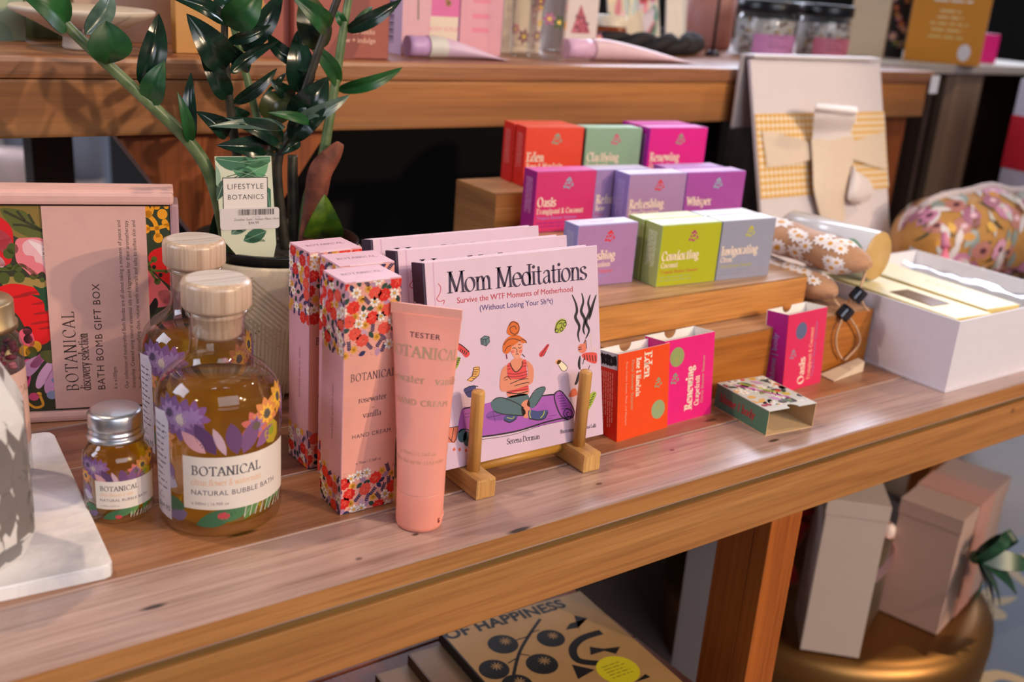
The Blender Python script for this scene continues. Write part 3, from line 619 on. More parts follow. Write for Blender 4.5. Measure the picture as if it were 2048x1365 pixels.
t = carton('opened crimson carton standing alone against the riser, near the white gift box', (.8195, .0985, 0), radians(3), 0, 0, 0, 0, 0, radians(-5)); w, d, h = .064, .027, .0815
b = MB(); sleeve(b, w, d, h, .0006, '#DE2A5C', '#A80C86', '#F0EDE8', 1)
A = Art(); A.seriffit('Oasis', .005, -.0335, .0277, .0095, CREAM, thick=.24, thin=.08); A.seriffit('Frangipani & Coconut', .008, -.0435, .055, .0052, '#F0A890', thick=.2, thin=.1); A.sansfit('Tropical Shower Steamer', .009, -.0495, .06, '#9A70A8', bold=.006)
b.art(A.it, flat((0, 0, 0), (0, 0, 1), (-1, 0, 0)))
A = Art(); logo(A, .012, h*.47, .0072, '#8A8AA4'); A.ell(.023, h*.76, .009, .009, '#5C6488', n=24); b.art(A.it, flat((0, 0, 0), (1, 0, 0), (0, 0, 1)))
A = Art(); A.sansfit('blume | body', .012, -d*.58, .048, '#7A88C8', bold=.006); b.art(A.it, flat((0, d, 0), (0, 0, 1), (0, 1, 0))); b.build('sleeve', t)
t = carton('opened floral carton with green sides lying flat, its open end to the viewer', (.7205, .0325, 0), radians(-6), 0, 0, 0, 0, 0); w, d, h = .0585, .073, .0245; th = .0006
b = MB(); mi = paper('#D9B98E', .6); b.box(0, w, 0, d, 0, th, mi); b.box(0, th, 0, d, th, h-th, mi, {'-x': paper('#4C8A72', .45)}); b.box(w-th, w, 0, d, th, h-th, mi, {'+x': paper('#4C8A72', .45)}); b.box(th, w-th, d-th, d, th, h-th, mi)
P = [(0, 0), (w*.42, 0)]+[(w*.52-w*.1*cos(radians(a)), w*.13*sin(radians(a))) for a in range(20, 161, 20)]+[(w*.62, 0), (w, 0), (w, d), (0, d)]
b.prism(P, h-th, h, paper('#C9CCC8', .5))
A = Art((.001, w-.001, .009, d-.001)); rnd = random.Random(8)
for k in range(95):
    x, y = rnd.random()*w, rnd.random()*d; q = rnd.random()
    if q < .3: A.flower(x, y, .006, 6, rnd.choice(['#F4F2F0', '#E8ECF0']), '#D8C8A0', rot=q*9)
    elif q < .5: A.leaf(x, y, .012, .005, q*30, rnd.choice(['#2E4438', '#56705A', '#3A3A44']))
    elif q < .72: A.ell(x, y, .0032, .0028, rnd.choice(['#C81E32', '#A01A3A', '#D8304A']))
    elif q < .85: A.ell(x, y, .0045, .0035, rnd.choice(['#4A2A3C', '#2C2430', '#D8A850']))
    else: A.leaf(x, y, .014, .006, q*40, rnd.choice(['#D8A64A', '#7E8A4A', '#C890C8']))
    A.lay = k % 6
A.lay = 8; A.stroke([(.012, d*.86), (.03, d*.5), (.043, d*.25)], .0022, '#C22CA8'); A.stroke([(.02, d*.88), (.036, d*.55), (.05, d*.35)], .002, '#BCCB3C')
b.art(A.it, flat((0, 0, h), (1, 0, 0), (0, 1, 0)))
A = Art(); A.seriffit('blume | body', d*.1, h*.36, .048, .0078, '#A8323C', thick=.2, thin=.09); b.art(A.it, flat((0, d, 0), (0, -1, 0), (0, 0, 1))); b.build('sleeve', t)
# ================================================================ bath bomb gift box
BA = Vector((.16, .341, 0)); bd = Vector((.088, -.028, 0)).normalized(); bang = math.atan2(bd.y, bd.x)
t = thing('gift_box', 'large pink floral gift box with a wide paper band, behind the small amber bottle', 'gift box', BA, bang)
X0, X1, H = -.17, .122, .192; Z0 = .0085; pk = paper('#E2B2A8', .45)
b = MB(); b.box(X0, X1-.004, .002, .030, Z0, .183, paper('#3A3A22', .45), {'+x': paper('#A88894', .5)}, bevel=.0006)
A = Art((-.12, X1-.004, Z0, .1825))          # big printed blooms, drawn left strip then right strip
def g(px, py):                               # photograph pixel on the front of the box -> box coordinates
    q = ray(px, py); n_ = Vector((bd.y, -bd.x, 0)); p_ = CAM+q*(((BA-CAM).dot(n_))/q.dot(n_)); return ((p_-BA).dot(bd), p_.z)
def G(x, y): return g(x*350/1062, 400+y*350/1062)
def gp(*P): return [G(*p) for p in P]
A.poly(gp((-300, 20), (300, 20), (380, 1290), (-300, 1290)), '#34351E'); A.up()
A.shape(gp((-60, 40), (270, 30), (290, 280), (120, 240), (0, 160)), '#8E7434'); A.shape(gp((60, 470), (300, 500), (300, 560), (150, 560), (20, 540)), '#A88A48'); A.up()
A.shape(gp((0, 60), (60, 55), (150, 75), (190, 130), (270, 200), (285, 265), (200, 240), (90, 190), (30, 120)), '#5E6428'); A.shape(gp((-60, 110), (30, 130), (75, 200), (75, 330), (45, 400), (-60, 380)), '#E01420')
A.shape(gp((-60, 170), (20, 195), (70, 250), (50, 330), (-10, 300)), '#F0788A'); A.shape(gp((-70, 330), (0, 350), (30, 400), (-30, 420)), '#F6C6CC'); A.up()
A.stroke(gp((20, 70), (140, 130), (275, 200)), .0022, '#3A3C1E'); A.stroke(gp((75, 155), (150, 160), (270, 200)), .002, '#3A3C1E'); A.stroke(gp((100, 70), (150, 130)), .002, '#3A3C1E', False); A.stroke(gp((170, 90), (205, 150)), .002, '#3A3C1E', False)
for k, (x, y, r) in enumerate(((75, 300, 42), (50, 330, 40), (115, 475, 42), (20, 480, 45), (110, 420, 26), (55, 410, 22), (200, 470, 24), (255, 490, 20))): c_ = G(x, y); A.ell(c_[0], c_[1], r*.000098, r*.00011, '#4E5A1E')
A.stroke(gp((-40, 420), (60, 425), (130, 400), (230, 470)), .0028, '#4E5A1E')
A.shape(gp((95, 250), (140, 235), (270, 250), (310, 420), (300, 505), (260, 440), (200, 470), (150, 430), (100, 380), (90, 310)), '#F08088'); A.up()
A.shape(gp((135, 275), (190, 240), (280, 270), (295, 300), (290, 480), (260, 400), (215, 380), (200, 345), (150, 335)), '#F4BCC0'); A.up(); A.shape(gp((170, 250), (280, 300), (285, 400), (240, 330)), '#FBE2E2')
for k in range(6): c_ = G(268+8*(k % 2), 275+k*14); A.ell(c_[0], c_[1], .0009, .0009, '#20180E'); A.stroke(gp((255, 300+k*12), (285, 295+k*14)), .0005, '#D8A020', False)
A.up(); A.shape(gp((-40, 560), (30, 520), (110, 515), (230, 545), (310, 590), (335, 780), (310, 850), (250, 885), (190, 860), (150, 780), (90, 690), (-20, 640)), '#E80C12'); A.up()
for (x, y) in ((60, 600), (120, 580), (190, 640), (200, 700), (180, 760), (230, 790)): A.stroke(gp((x, y), (x+60, y-10), (x+130, y-20)), .0022, '#B01010', taper=.9)
A.up(); A.shape(gp((200, 525), (250, 540), (310, 530), (320, 640), (275, 680), (260, 620), (190, 580), (240, 580)), '#1F4A2C'); A.shape(gp((120, 800), (180, 790), (210, 870), (180, 900), (120, 870)), '#F0607A')
for (x, y) in ((165, 800), (170, 850), (185, 1010), (150, 1080)): c_ = G(x, y); A.ell(c_[0], c_[1], .0035, .004, '#1A1512')
for (x, y, c) in ((150, 920, '#E8A020'), (215, 895, '#E8A020'), (190, 930, '#4E5A1E')): c_ = G(x, y); A.ell(c_[0], c_[1], .0045, .005, c)
A.shape(gp((130, 1000), (190, 980), (180, 1120), (140, 1150)), '#E84A8A'); A.up()
for (q, c) in ((((150, 1060), (140, 1000), (230, 950), (265, 965), (230, 1030), (180, 1075)), '#D89AC0'), (((215, 1130), (240, 1050), (310, 970), (330, 1000), (290, 1090), (240, 1150)), '#DDA6CC'), (((280, 1180), (270, 1120), (330, 1010), (350, 1060), (330, 1160)), '#D89AC4'), (((180, 1010), (240, 940), (300, 930), (230, 1020)), '#E85A9A')): A.shape(gp(*q), c)
A.up(); A.shape(gp((240, 930), (350, 920), (330, 990), (280, 990)), '#5A5A24')
for (x, y, rx, c) in ((330, 1100, 25, '#8A92B8'), (315, 1190, 42, '#9098BC'), (235, 1185, 22, '#E8A030'), (205, 1200, 40, '#D84A7A')): c_ = G(x, y); A.ell(c_[0], c_[1], rx*.0001, rx*.00009, c)
A.stroke(gp((160, 1230), (210, 1265), (260, 1250), (240, 1190)), .0022, '#E8A030')
# right strip
A.lay = 1; A.poly(gp((850, 20), (1060, 20), (1060, 1290), (850, 1290)), '#2E3A20'); A.up()
A.shape(gp((900, 350), (950, 300), (1060, 300), (1060, 520), (1000, 500), (930, 430)), '#DE1214'); A.shape(gp((880, 430), (950, 470), (1030, 560), (1040, 640), (890, 640)), '#F0707A'); A.shape(gp((960, 560), (1040, 560), (1040, 640), (980, 620)), '#F6A8A0'); A.up()
for (x, y, r) in ((985, 90, 42), (1000, 140, 26), (900, 90, 30), (885, 180, 36), (960, 235, 40), (1035, 165, 34), (890, 60, 28), (950, 40, 30), (1010, 40, 24)): c_ = G(x, y); A.ell(c_[0], c_[1], r*.000095, r*.000105, '#F0A010')
A.stroke(gp((880, 80), (940, 140), (960, 230)), .0035, '#F0A010'); A.stroke(gp((890, 180), (950, 175), (1040, 150)), .003, '#F0A010'); A.stroke(gp((930, 40), (915, 90)), .003, '#F0A010')
for (x, y, r) in ((935, 365, 24), (955, 500, 26), (1010, 440, 14)): c_ = G(x, y); A.ell(c_[0], c_[1], r*.0001, r*.00011, '#5A6A24')
A.stroke(gp((885, 410), (930, 370)), .002, '#5A6A24', False); A.stroke(gp((890, 420), (960, 435), (1040, 435)), .0022, '#5A6A24'); A.stroke(gp((900, 420), (955, 500)), .002, '#5A6A24', False)
for (x, y) in ((935, 412), (975, 460)): c_ = G(x, y); A.ell(c_[0], c_[1], .0016, .0018, '#14100C')
A.shape(gp((895, 680), (940, 600), (960, 640), (930, 700)), '#16120E')
b.art(A.it, flat((0, .002, 0), (1, 0, 0), (0, 0, 1))); b.build('carton', t)
b = MB()     # paper band
b.box(.0228, .1, 0, .0018, .0108, .1828, pk)
A = Art(); W0 = .0228; ht = .172
def col(x): return x
A.seriffit('BOTANICAL', .0156, -.0187, .069, .0092, '#3A2624', track=.2, thick=.12, thin=.04)
A.seriffit('discovery selection', .0156, -.0280, .050, .0078, '#4A3430', track=.06, thick=.12, thin=.05)
A.sansfit('BATH BOMB GIFT BOX', .0156, -.0394, .0925, '#3A2624', track=1.12); A.sansfit('6 x e100gm', .0156, -.049, .0195, '#4A3430')
for k, s_ in enumerate(('Our collection of handcrafted Bath Bombs are all about taking a moment of peace and', 'tranquility. Created using natural essential oils and fragrances for their aromatherapy', 'benefits along with detoxifying clays, natural earth minerals and salts to soften skin and')):
    wd = text_geo(s_, 1., 0)[2]; A.sans(s_, .0156, -.0578-k*.0056, .145/wd, '#4A3430')
b.art(A.it, flat((.0228, 0, .0108), (0, 0, 1), (-1, 0, 0))); b.build('paper_band', t)
b = MB(); 
def lidpt(u, v):
    a = radians(-15+125*v); return Vector((X0+(X1-X0+.001)*u, .004-.010*cos(a)*1.0, .1835+.0125*max(sin(a), -.3)*1.0))
b.box(X0, X1, -.0045, .003, .1845, .1947, pk, bevel=.003); b.box(X0, X1, .003, .032, .1915, .1950, pk, bevel=.0012); b.build('lid', t)
b = MB(); b.box(X0, X1+.0005, -.004, .031, .0002, .0085, pk, bevel=.003); b.build('base_tray', t)
b = MB(); b.box(X1-.0035, X1+.0035, .001, .031, .0087, .1844, paper('#B48E94', .5), bevel=.002); b.build('side_flap', t)
# ================================================================ marble board, candle vase, petal jar
b = MB(); mar = newmat('marble'); mm, nt, pb, _ = mar
tc = N(nt, 'TexCoord'); n1 = N(nt, 'TexNoise', i_Scale=9., i_Detail=8., i_Roughness=.62, i_Distortion=1.3); nt.links.new(tc.outputs['Object'], n1.inputs['Vector'])
rp = N(nt, 'ValToRGB'); e = rp.color_ramp.elements; e[0].position = .33; e[0].color = lin('#C6C8D2'); e[1].position = .55; e[1].color = lin('#F6F5F7'); nt.links.new(n1.outputs[0], rp.inputs[0]); nt.links.new(rp.outputs[0], pb.inputs['Base Color']); pb.inputs['Roughness'].default_value = .22
MR = Matrix.Translation((.1545, .074, 0)) @ Matrix.Rotation(radians(-4), 4, 'Z')
P = [(-.4, 0), (-.006, 0), (-.0018, .0018), (0, .006), (0, .214), (-.002, .219), (-.007, .2215), (-.4, .2215)]
b.prism(P, .0003, .0095, mm); bmesh.ops.bevel(b.bm, geom=[e for e in b.bm.edges if abs(e.verts[0].co.z-.0095) < 1e-5 and abs(e.verts[1].co.z-.0095) < 1e-5], offset=.0012, segments=2, affect='EDGES')
o = b.build('marble_board', None, (.1545, .074, 0), (0, 0, radians(-4))); tag(o, 'white marble board under the jar and patterned vase at the left edge', 'marble board')
MZ = .0096
t = thing('candle_vase', 'silver-grey faceted vase with a raised white leaf pattern, at the left edge on the marble', 'vase', (.0725, .1255, MZ), .2)
b = MB(); m1 = paper('#DEDCDB', .35, 60, .1); m2 = paper('#858180', .3, 60, .1, metal=.3)
prof = [(0, .0), (.036, 0), (.042, .004), (.0505, .022), (.0495, .098), (.046, .108), (.031, .137), (.028, .137), (.027, .12), (0, .118)]
b.lathe(prof, m1, 8, smooth=False)
def vfn(u, v, h):
    r = .0505-(.001)*(v-.022)/.076 if v < .1 else .0495-(v-.098)*.45
    if v < .022: r = .042+(v-.004)*.47
    a = u; k = cos(pi/8)/cos((a % (pi/4))-pi/8); R_ = r*k+h
    return Vector((R_*cos(a), R_*sin(a), v))
for f in range(8):
    A = Art(); ac = f*pi/4+pi/8
    for k, (dx, z, l, w, ro) in enumerate(((0, .103, .026, .010, 90), (-.16, .104, .022, .008, 90), (.16, .104, .022, .008, 90), (0, .010, .034, .011, 90), (-.12, .014, .036, .009, 112), (.12, .014, .036, .009, 68), (-.25, .02, .03, .008, 128), (.25, .02, .03, .008, 52), (0, .028, .03, .010, 90), (-.2, .034, .03, .009, 100), (.2, .034, .03, .009, 80), (0, .078, .028, .010, 90), (-.2, .08, .028, .009, 98), (.2, .08, .028, .009, 82), (-.3, .055, .026, .007, 90), (.3, .055, .026, .007, 90), (0, .052, .036, .012, 90), (-.12, .054, .038, .009, 114), (.12, .054, .038, .009, 66), (-.26, .058, .03, .007, 128), (.26, .058, .03, .007, 52), (-.3, .008, .02, .009, 30), (.3, .008, .02, .009, 150))):
        P = [];
        for i in range(7): P.append((l*1.15*i/6, w*1.5/2*sin(pi*i/6)**.8))
        P += [(a_, -b_) for a_, b_ in P[-2:0:-1]]; cr_, sr_ = cos(radians(ro)), sin(radians(ro))
        P = [(ac+dx+(x*cr_-y*sr_)*20, z+x*sr_+y*cr_) for x, y in P]; A.poly([(min(max(x, ac-.385), ac+.385), y) for x, y in P], m2)
    b.art(A.it, lambda u, v, h: vfn(u, v, h), None, lift=.0002)
b.build('vessel', t, recalc=False)
# jar of dried petals
t = thing('petal_jar', 'gold-lidded glass jar of dried rose petals at the left edge behind the vase', 'jar', (.1115, .2225, MZ))
gl = thin_glass('clear_glass', (.97, .98, .97), .045); gold = newmat('gold_lid'); gm, nt, pb, _ = gold; pb.inputs['Base Color'].default_value = lin('#CDB68E'); pb.inputs['Metallic'].default_value = 1; pb.inputs['Roughness'].default_value = .38
b = MB(); b.lathe([(0, .002), (.022, 0), (.026, .002), (.0282, .007), (.0282, .103), (.026, .111), (.0225, .115), (.022, .123)], gl, 40); b.build('glass_body', t)
b = MB(); rnd = random.Random(5)
for k in range(330):
    a, r, z = rnd.random()*6.28, .0262*math.sqrt(rnd.random()), .006+.098*rnd.random(); c_ = rnd.choice(['#6A1430', '#8A2444', '#7A1E3A', '#A84860', '#D8B884', '#E2C898', '#5A1026', '#B86A7A'])
    s_ = rnd.uniform(.0025, .0048); r = min(r, .0268-s_); b.blob((r*cos(a), r*sin(a), z), (s_, s_*.8, s_*.5), paper(c_, .7), 7, 4, M=Matrix.Rotation(rnd.random()*6, 3, Vector((rnd.random(), rnd.random(), rnd.random())).normalized()))
o = b.build('dried_petals', t); o['kind'] = 'stuff'
b = MB(); b.lathe([(.0286, .033), (.0286, .089)], paper('#DDB4A8', .5), 40)
A = Art()
for s_, z, h_ in (('BOTANICAL', .072, .006), ('BATH PETALS', .062, .004), ('rose', .052, .004)): A.serif(s_, -.0, z, h_, '#9A7468', track=.2)
b.art(A.it, lambda u, v, h: Vector(((.0286+h)*cos(-1.95+u/.0286), (.0286+h)*sin(-1.95+u/.0286), v)), .002)
b.build('label', t)
b = MB(); b.lathe([(.0225, .117), (.0262, .1175), (.0262, .121), (.0245, .1222), (.0245, .136), (.0235, .1375), (0, .1378)], gm, 44); b.build('lid', t)
# ================================================================ bubble bath bottles
amber = liquid('amber_bubble_bath', (1., .82, .13), (1., .67, .05), 1.16)
bglass = thin_glass('bottle_glass', (.99, .98, .96), .05)
w_cork = wood('stopper_wood', '#B79A82', '#D8BFA8', '#C8AC94', 'z', 1.6, .3, coat=.5); w_corkt = wood('stopper_top_wood', '#CFC2B8', '#DED4CE', None, 'x', .7, .25, coat=.5)
def bottle_label(b, R, z0, z1, ph0, ph1, back, zf, seed, sub='citrus flower & watermint'):
    def cyl(u, v, h):
        k = R-max(0, v-R*2.07)*.13+h; return Vector((k*cos(u/R), k*sin(u/R), v))
    A = Art(); rnd = random.Random(seed); s = R/.0425; H_ = z1-z0
    u0, u1 = ph0*R, ph1*R
    fl = lambda x: u0+(u1-u0)*x
    dz = .0075 if s > .9 else .0015
    # clustered flowers above the label, leaves below
    for (x, z, r, c, n_, cc) in ((-.13, .086, .014, '#6A4A7A', 9, '#4A3A5A'), (-.02, .083, .016, '#7A5288', 9, '#C8B8B0'), (.1, .086, .012, '#8A5A90', 8, None), (-.2, .068, .011, '#D89060', 8, '#55525A'), (.74, .083, .0125, '#D88A50', 9, '#5A5450'), (.93, .090, .012, '#E0A040', 9, '#5A5248'), (1.08, .084, .014, '#7A4A80', 8, None), (.62, .077, .012, '#C86A60', 8, '#6A5A50'), (1.15, .07, .012, '#80508A', 8, None)):
        A.lay = 0; A.flower(fl(x), (z*s if s > .9 else z*s*.93)+dz*.6, r*s, n_, c, cc, .5, rot=x*7)
        A.lay = 1; A.flower(fl(x), (z*s if s > .9 else z*s*.93)+dz*.6, r*s*.62, n_, {'#D88A50': '#F0B848', '#E0A040': '#F4C038', '#D89060': '#F0B050'}.get(c, '#9A78A8'), None, .4, rot=x*7+.3)
        if cc: A.lay = 3; A.ell(fl(x), (z*s if s > .9 else z*s*.93)+dz*.6, .003*s, .003*s, cc)
    A.lay = 2
    for (x, z, l, w_, ro, c) in ((.2, .058, .022, .009, 140, '#D8A0A8'), (.28, .057, .026, .011, 122, '#5A3A66'), (.45, .056, .024, .011, 100, '#6A4472'), (.5, .056, .026, .012, 66, '#7A5280'), (.62, .058, .02, .009, 40, '#8A5C8A'), (.36, .056, .022, .006, 112, '#C8A8B8')): A.leaf(fl(x), z*s*(1 if s > .9 else .95)+dz, l*s, w_*s, radians(ro), c)
    A.ell(fl(.8), .065*s+dz, .0075*s, .0085*s, '#B8A028', n=14, jag=.06); A.lay = 3; A.ell(fl(.79), .066*s+dz, .003*s, .003*s, '#8A9A28')
    A.lay = 1
    for (x, z, l, w_, ro, c) in ((.02, .016, .022, .011, 178, '#3E6A48'), (.1, .004, .03, .012, 20, '#3A6A4A'), (.3, .006, .034, .013, 35, '#4A7A50'), (.5, .006, .026, .011, 60, '#5C8A48'), (.7, .008, .03, .010, 55, '#4A8040'), (.86, .012, .026, .010, 60, '#5A8E44'), (-.06, .03, .018, .012, 160, '#B8B0C8'), (-.1, .034, .016, .01, 120, '#8A6A98'), (.03, .012, .016, .01, 200, '#7A6A90')): A.leaf(fl(x), z*s+(.004 if s < .9 else dz), l*s, w_*s, radians(ro), c)
    A.ell(fl(.33), .011*s+dz, .004*s, .003*s, '#C84050'); A.lay = 2
    for k in range(9): A.stroke([(fl(.5+k*.05), .008*s+dz), (fl(.52+k*.055), .016*s+dz)], .0006*s, '#D8D0C8', False)
    for k in range(6): A.stroke([(fl(.55+k*.07), .014*s+dz), (fl(.5+k*.08), .008*s+dz)], .0005*s, '#98A890', False)
    A.lay = 5; A.rect(u0, u1, z0, z1, '#E6DDD4'); A.lay = 6
    A.serif('BOTANICAL', fl(.08), z0+H_*.66, H_*.165, '#4A4654', track=.14, thick=.17, thin=.07)
    A.serif(sub, fl(.07), z0+H_*.47, H_*.115, '#E8B890', track=.02, thick=.12, thin=.05, xs=.82)
    A.sans('NATURAL BUBBLE BATH', fl(.07), z0+H_*.28, H_*.135, '#6A6470', track=1.08, bold=.008); A.sans('e 500ml | 16.90fl oz' if s > .9 else 'e 150ml | 5.07fl oz', fl(.07), z0+H_*.09, H_*.08, '#7A747C')
    if back:
        A.lay = 3; a0, a1 = back; A.poly([(a0*R, .012*s), (a1*R, .010*s), (a1*R, .083*s), (a1*R-.004*s, .09*s), (a0*R, .088*s)], '#D2CCDA'); A.lay = 4
        for k in range(11): A.lines(a0*R+.002, a1*R-.002, [.032*s+k*.0046*s], .0022*s, '#6A6478', seed+k, .5)
        A.sans('$44.95', a0*R+.003, .016*s, .0055*s, '#4A4450'); A.stroke([(a0*R+.004, .024*s), (a0*R+.008, .029*s), (a0*R+.011, .024*s), (a0*R+.004, .024*s)], .0006*s, '#4A4450', False)
    b.art(A.it, cyl, .0035*s, lift=.00025, step=3e-5)
def big_bottle(lab, x, y, ph):
    t = thing('bubble_bath_bottle', lab, 'bottle', (x, y, 0), 0, 'large amber bottles')
    R = .0425
    b = MB(); b.lathe([(0, .0025), (.03, .0035), (.0355, .0005), (.039, .0008), (.0415, .003), (R, .008), (R, .088), (.0415, .0955), (.0385, .1035), (.033, .1105), (.0265, .1155), (.0218, .1195), (.0192, .1245), (.0185, .131), (.0185, .15), (.0205, .1505), (.0205, .1535), (.0150, .1537)], bglass, 64); b.build('glass_body', t)
    b = MB(); b.lathe([(0, .0075), (.033, .0075), (.039, .010), (.0408, .014), (.0408, .0875), (.0398, .0945), (.0378, .0995), (0, .0995)], amber, 56); b.build('liquid', t)
    b = MB(); b.lathe([(0, .134), (.0145, .134), (.0165, .137), (.0172, .1535)], w_cork, 40); b.lathe([(0, .1539), (.0205, .154), (.0222, .1552), (.0232, .157), (.0232, .1708), (.0222, .1738), (.0195, .1748)], w_cork, 48); b.lathe([(.0195, .1748), (0, .1745)], w_corkt, 48); b.build('stopper', t)
    b = MB(); bottle_label(b, R, .0235, .0625, ph, ph+1.92, (ph-.72, ph-.27), 0, 3); b.build('label', t)
    return t
big_bottle('large amber bubble bath bottle in front, with the full floral label facing the viewer', .2442, .126, -2.52)
big_bottle('large amber bubble bath bottle behind the other, its priced strip label showing', .2665, .231, -2.52)
t = thing('bubble_bath_bottle', 'small amber bottle with a silver screw cap beside the marble board', 'bottle', (.1825, .1585, 0))
R = .0232
b = MB(); b.lathe([(0, .002), (.015, .002), (.0185, .0003), (.0215, .001), (R, .004), (R, .0435), (.0222, .0485), (.0185, .0535), (.0155, .0555), (.0148, .058), (.0148, .062)], bglass, 48); b.build('glass_body', t)
b = MB(); b.lathe([(0, .006), (.019, .006), (.0218, .0085), (.0218, .0435), (.0208, .048), (.0178, .0525), (0, .0527)], amber, 44); b.build('liquid', t)
b = MB(); bottle_label(b, R, .0135, .0345, -2.52, -2.52+1.95, None, 0, 5, 'citrus blossom & mint'); b.build('label', t)
alu = newmat('aluminium')[0]; pb = alu.node_tree.nodes['Principled BSDF']; pb.inputs['Base Color'].default_value = lin('#C9CBD2'); pb.inputs['Metallic'].default_value = 1; pb.inputs['Roughness'].default_value = .33
b = MB(); b.lathe([(.0150, .0585), (.0188, .0587), (.0191, .0603), (.0188, .0612), (.0172, .0620), (.0170, .0632), (.0178, .0640), (.0178, .0648), (.0168, .0656), (.0168, .0668), (.0178, .0676), (.0179, .0690), (.0179, .0768), (.0166, .0786), (.0150, .0792), (0, .0793)], alu, 48); b.build('screw_cap', t)
# ================================================================ hand cream boxes
HCP = '#E9A596'
def hc_art(A, w, y0, y1, seed):
    rnd = random.Random(seed); L = []; tries = 0
    def put(r, n_):
        k = 0; out = []
        for _ in range(3000):
            x, y = rnd.uniform(-.002, w+.002), rnd.uniform(y0-.001, y1+.001)
            if all((x-a)**2+(y-c)**2 > ((r+q)*.74)**2 for a, c, q in L): L.append((x, y, r)); out.append((x, y)); k += 1
            if k == n_: break
        return out
    area_ = w*(y1-y0)/(.044*.052)
    n = lambda k: max(1, round(k*1.3*area_))
    for (x, y) in put(.0046, n(9)):
        A.lay = 3; c = rnd.choice(['#D41C12', '#DC2A1A', '#C81410', '#DE4A3A']); A.ell(x, y, .0050, .0046, c, n=18, jag=.1, rot=rnd.random()); A.lay = 4
        for q in range(3): a = rnd.random()*6.28; A.stroke([(x+.003*cos(a), y+.003*sin(a)), (x+.0008, y+.0008), (x+.0022*cos(a+1.6), y+.0022*sin(a+1.6))], .00035, '#F0705E')
    for (x, y) in put(.0036, n(9)): A.lay = 3; A.flower(x, y, .0043, 7, '#F3E6DA', None, .5, rnd.random()); A.lay = 5; A.ell(x, y, .0011, .0009, '#D89A28')
    for (x, y) in put(.0027, n(8)): A.lay = 2; A.flower(x, y, .0035, 8, '#E2A032', None, .4, rnd.random())
    for (x, y) in put(.0027, n(11)): A.lay = 2; a = rnd.random()*6.28; A.leaf(x-.003*cos(a), y-.003*sin(a), .006, .0036, a, rnd.choice(['#1C3A2E', '#24443A', '#252A58']))
    for (x, y) in put(.0034, n(11)):
        A.lay = 2; a = rnd.uniform(.6, 2.4)
        for q in range(5):
            for s_ in (-1, 1): A.leaf(x+(q-2)*.0014*cos(a), y+(q-2)*.0014*sin(a), .0021, .0011, a+s_*.9, '#2C2656')
        A.stroke([(x-.004*cos(a), y-.004*sin(a)), (x+.003*cos(a), y+.003*sin(a))], .0003, '#2C2656', False)
    for (x, y) in put(.0029, n(10)): A.lay = 1; a = rnd.random()*6.28; A.leaf(x-.0035*cos(a), y-.0035*sin(a), .007, .0042, a, rnd.choice(['#B58AA8', '#A67E9C', '#C49AB0']))
    for (x, y) in put(.0017, n(18)):
        A.lay = 1
        for q in range(5): A.ell(x+rnd.uniform(-.0015, .0015), y+rnd.uniform(-.0022, .0022), .00026, .00026, '#6A4A68', n=5)
def hc(lab, x, y, seed, rz=0.):
    w, d, h = .0440, .0335, .176; t = thing('hand_cream_box', lab, 'hand cream box', (x, y, 0), rz, 'tall pink hand cream boxes')
    b = MB(); b.box(0, w, 0, d, .0004, h, paper(HCP, .42), {'-x': paper('#D9A0AC', .42)}, bevel=.0006)
    for side in (0, 1):
        A = Art((.0002, (d if side else w)-.0002, .0006, h-.0006)); ww = d if side else w
        hc_art(A, ww, .001, .030, seed+side); hc_art(A, ww, .124, .175, seed+7+side)
        if not side:
            A.box = None; A.lay = 1; ink_ = '#4A3A44'
            A.seriffit('BOTANICAL', w*.54, .1035, .0355, .0056, ink_, 'C', track=.15); A.seriffit('rosewater', w*.54, .0865, .0225, .0043, ink_, 'C', track=.04, thick=.14, thin=.06); A.seriffit('vanilla', w*.54, .0745, .0145, .0043, ink_, 'C', track=.04, thick=.14, thin=.06)
            A.stroke([(w*.53, .0815), (w*.57, .0815)], .0004, ink_, False); A.sansfit('HAND CREAM', w*.54, .0595, .031, ink_, 'C', track=1.12); A.sansfit('e 70ml / 2.36fl oz', w*.5, .0385, .0205, ink_, 'C')
            b.art(A.it, flat((0, 0, 0), (1, 0, 0), (0, 0, 1)))
        else:
            A.box = None; A.lay = 1; A.sans('MADE IN NEW ZEALAND', d*.52, .098, .0031, '#8A5A66', rot=-pi/2, track=1.25); b.art(A.it, flat((0, d, 0), (0, -1, 0), (0, 0, 1)))
    b.build('carton', t)
    b = MB(); b.box(.0003, w-.0003, .0004, d, h+.0001, h+.0006, paper('#E7BECF', .38), bevel=.0002)
    A = Art(); A.serif('BOTANICAL', w*.5, d*.48, .0042, '#5A4256', 'C', track=.16); b.art(A.it, flat((0, 0, h+.0006), (1, 0, 0), (0, 1, 0)))
    b.box(w*.18, w*.78, -.0004, .0004, h-.0002, h+.0005, paper('#F0D4DE', .35)); b.build('lid_flap', t)
hc('tall pink floral hand cream box in front, beside the upright tube', .3154, .0787, 11)
hc('tall pink floral hand cream box in the middle of the three', .3303, .1165, 31, radians(-2))
hc('tall pink floral hand cream box at the back, against the plant pot', .3268, .1575, 51, radians(2))
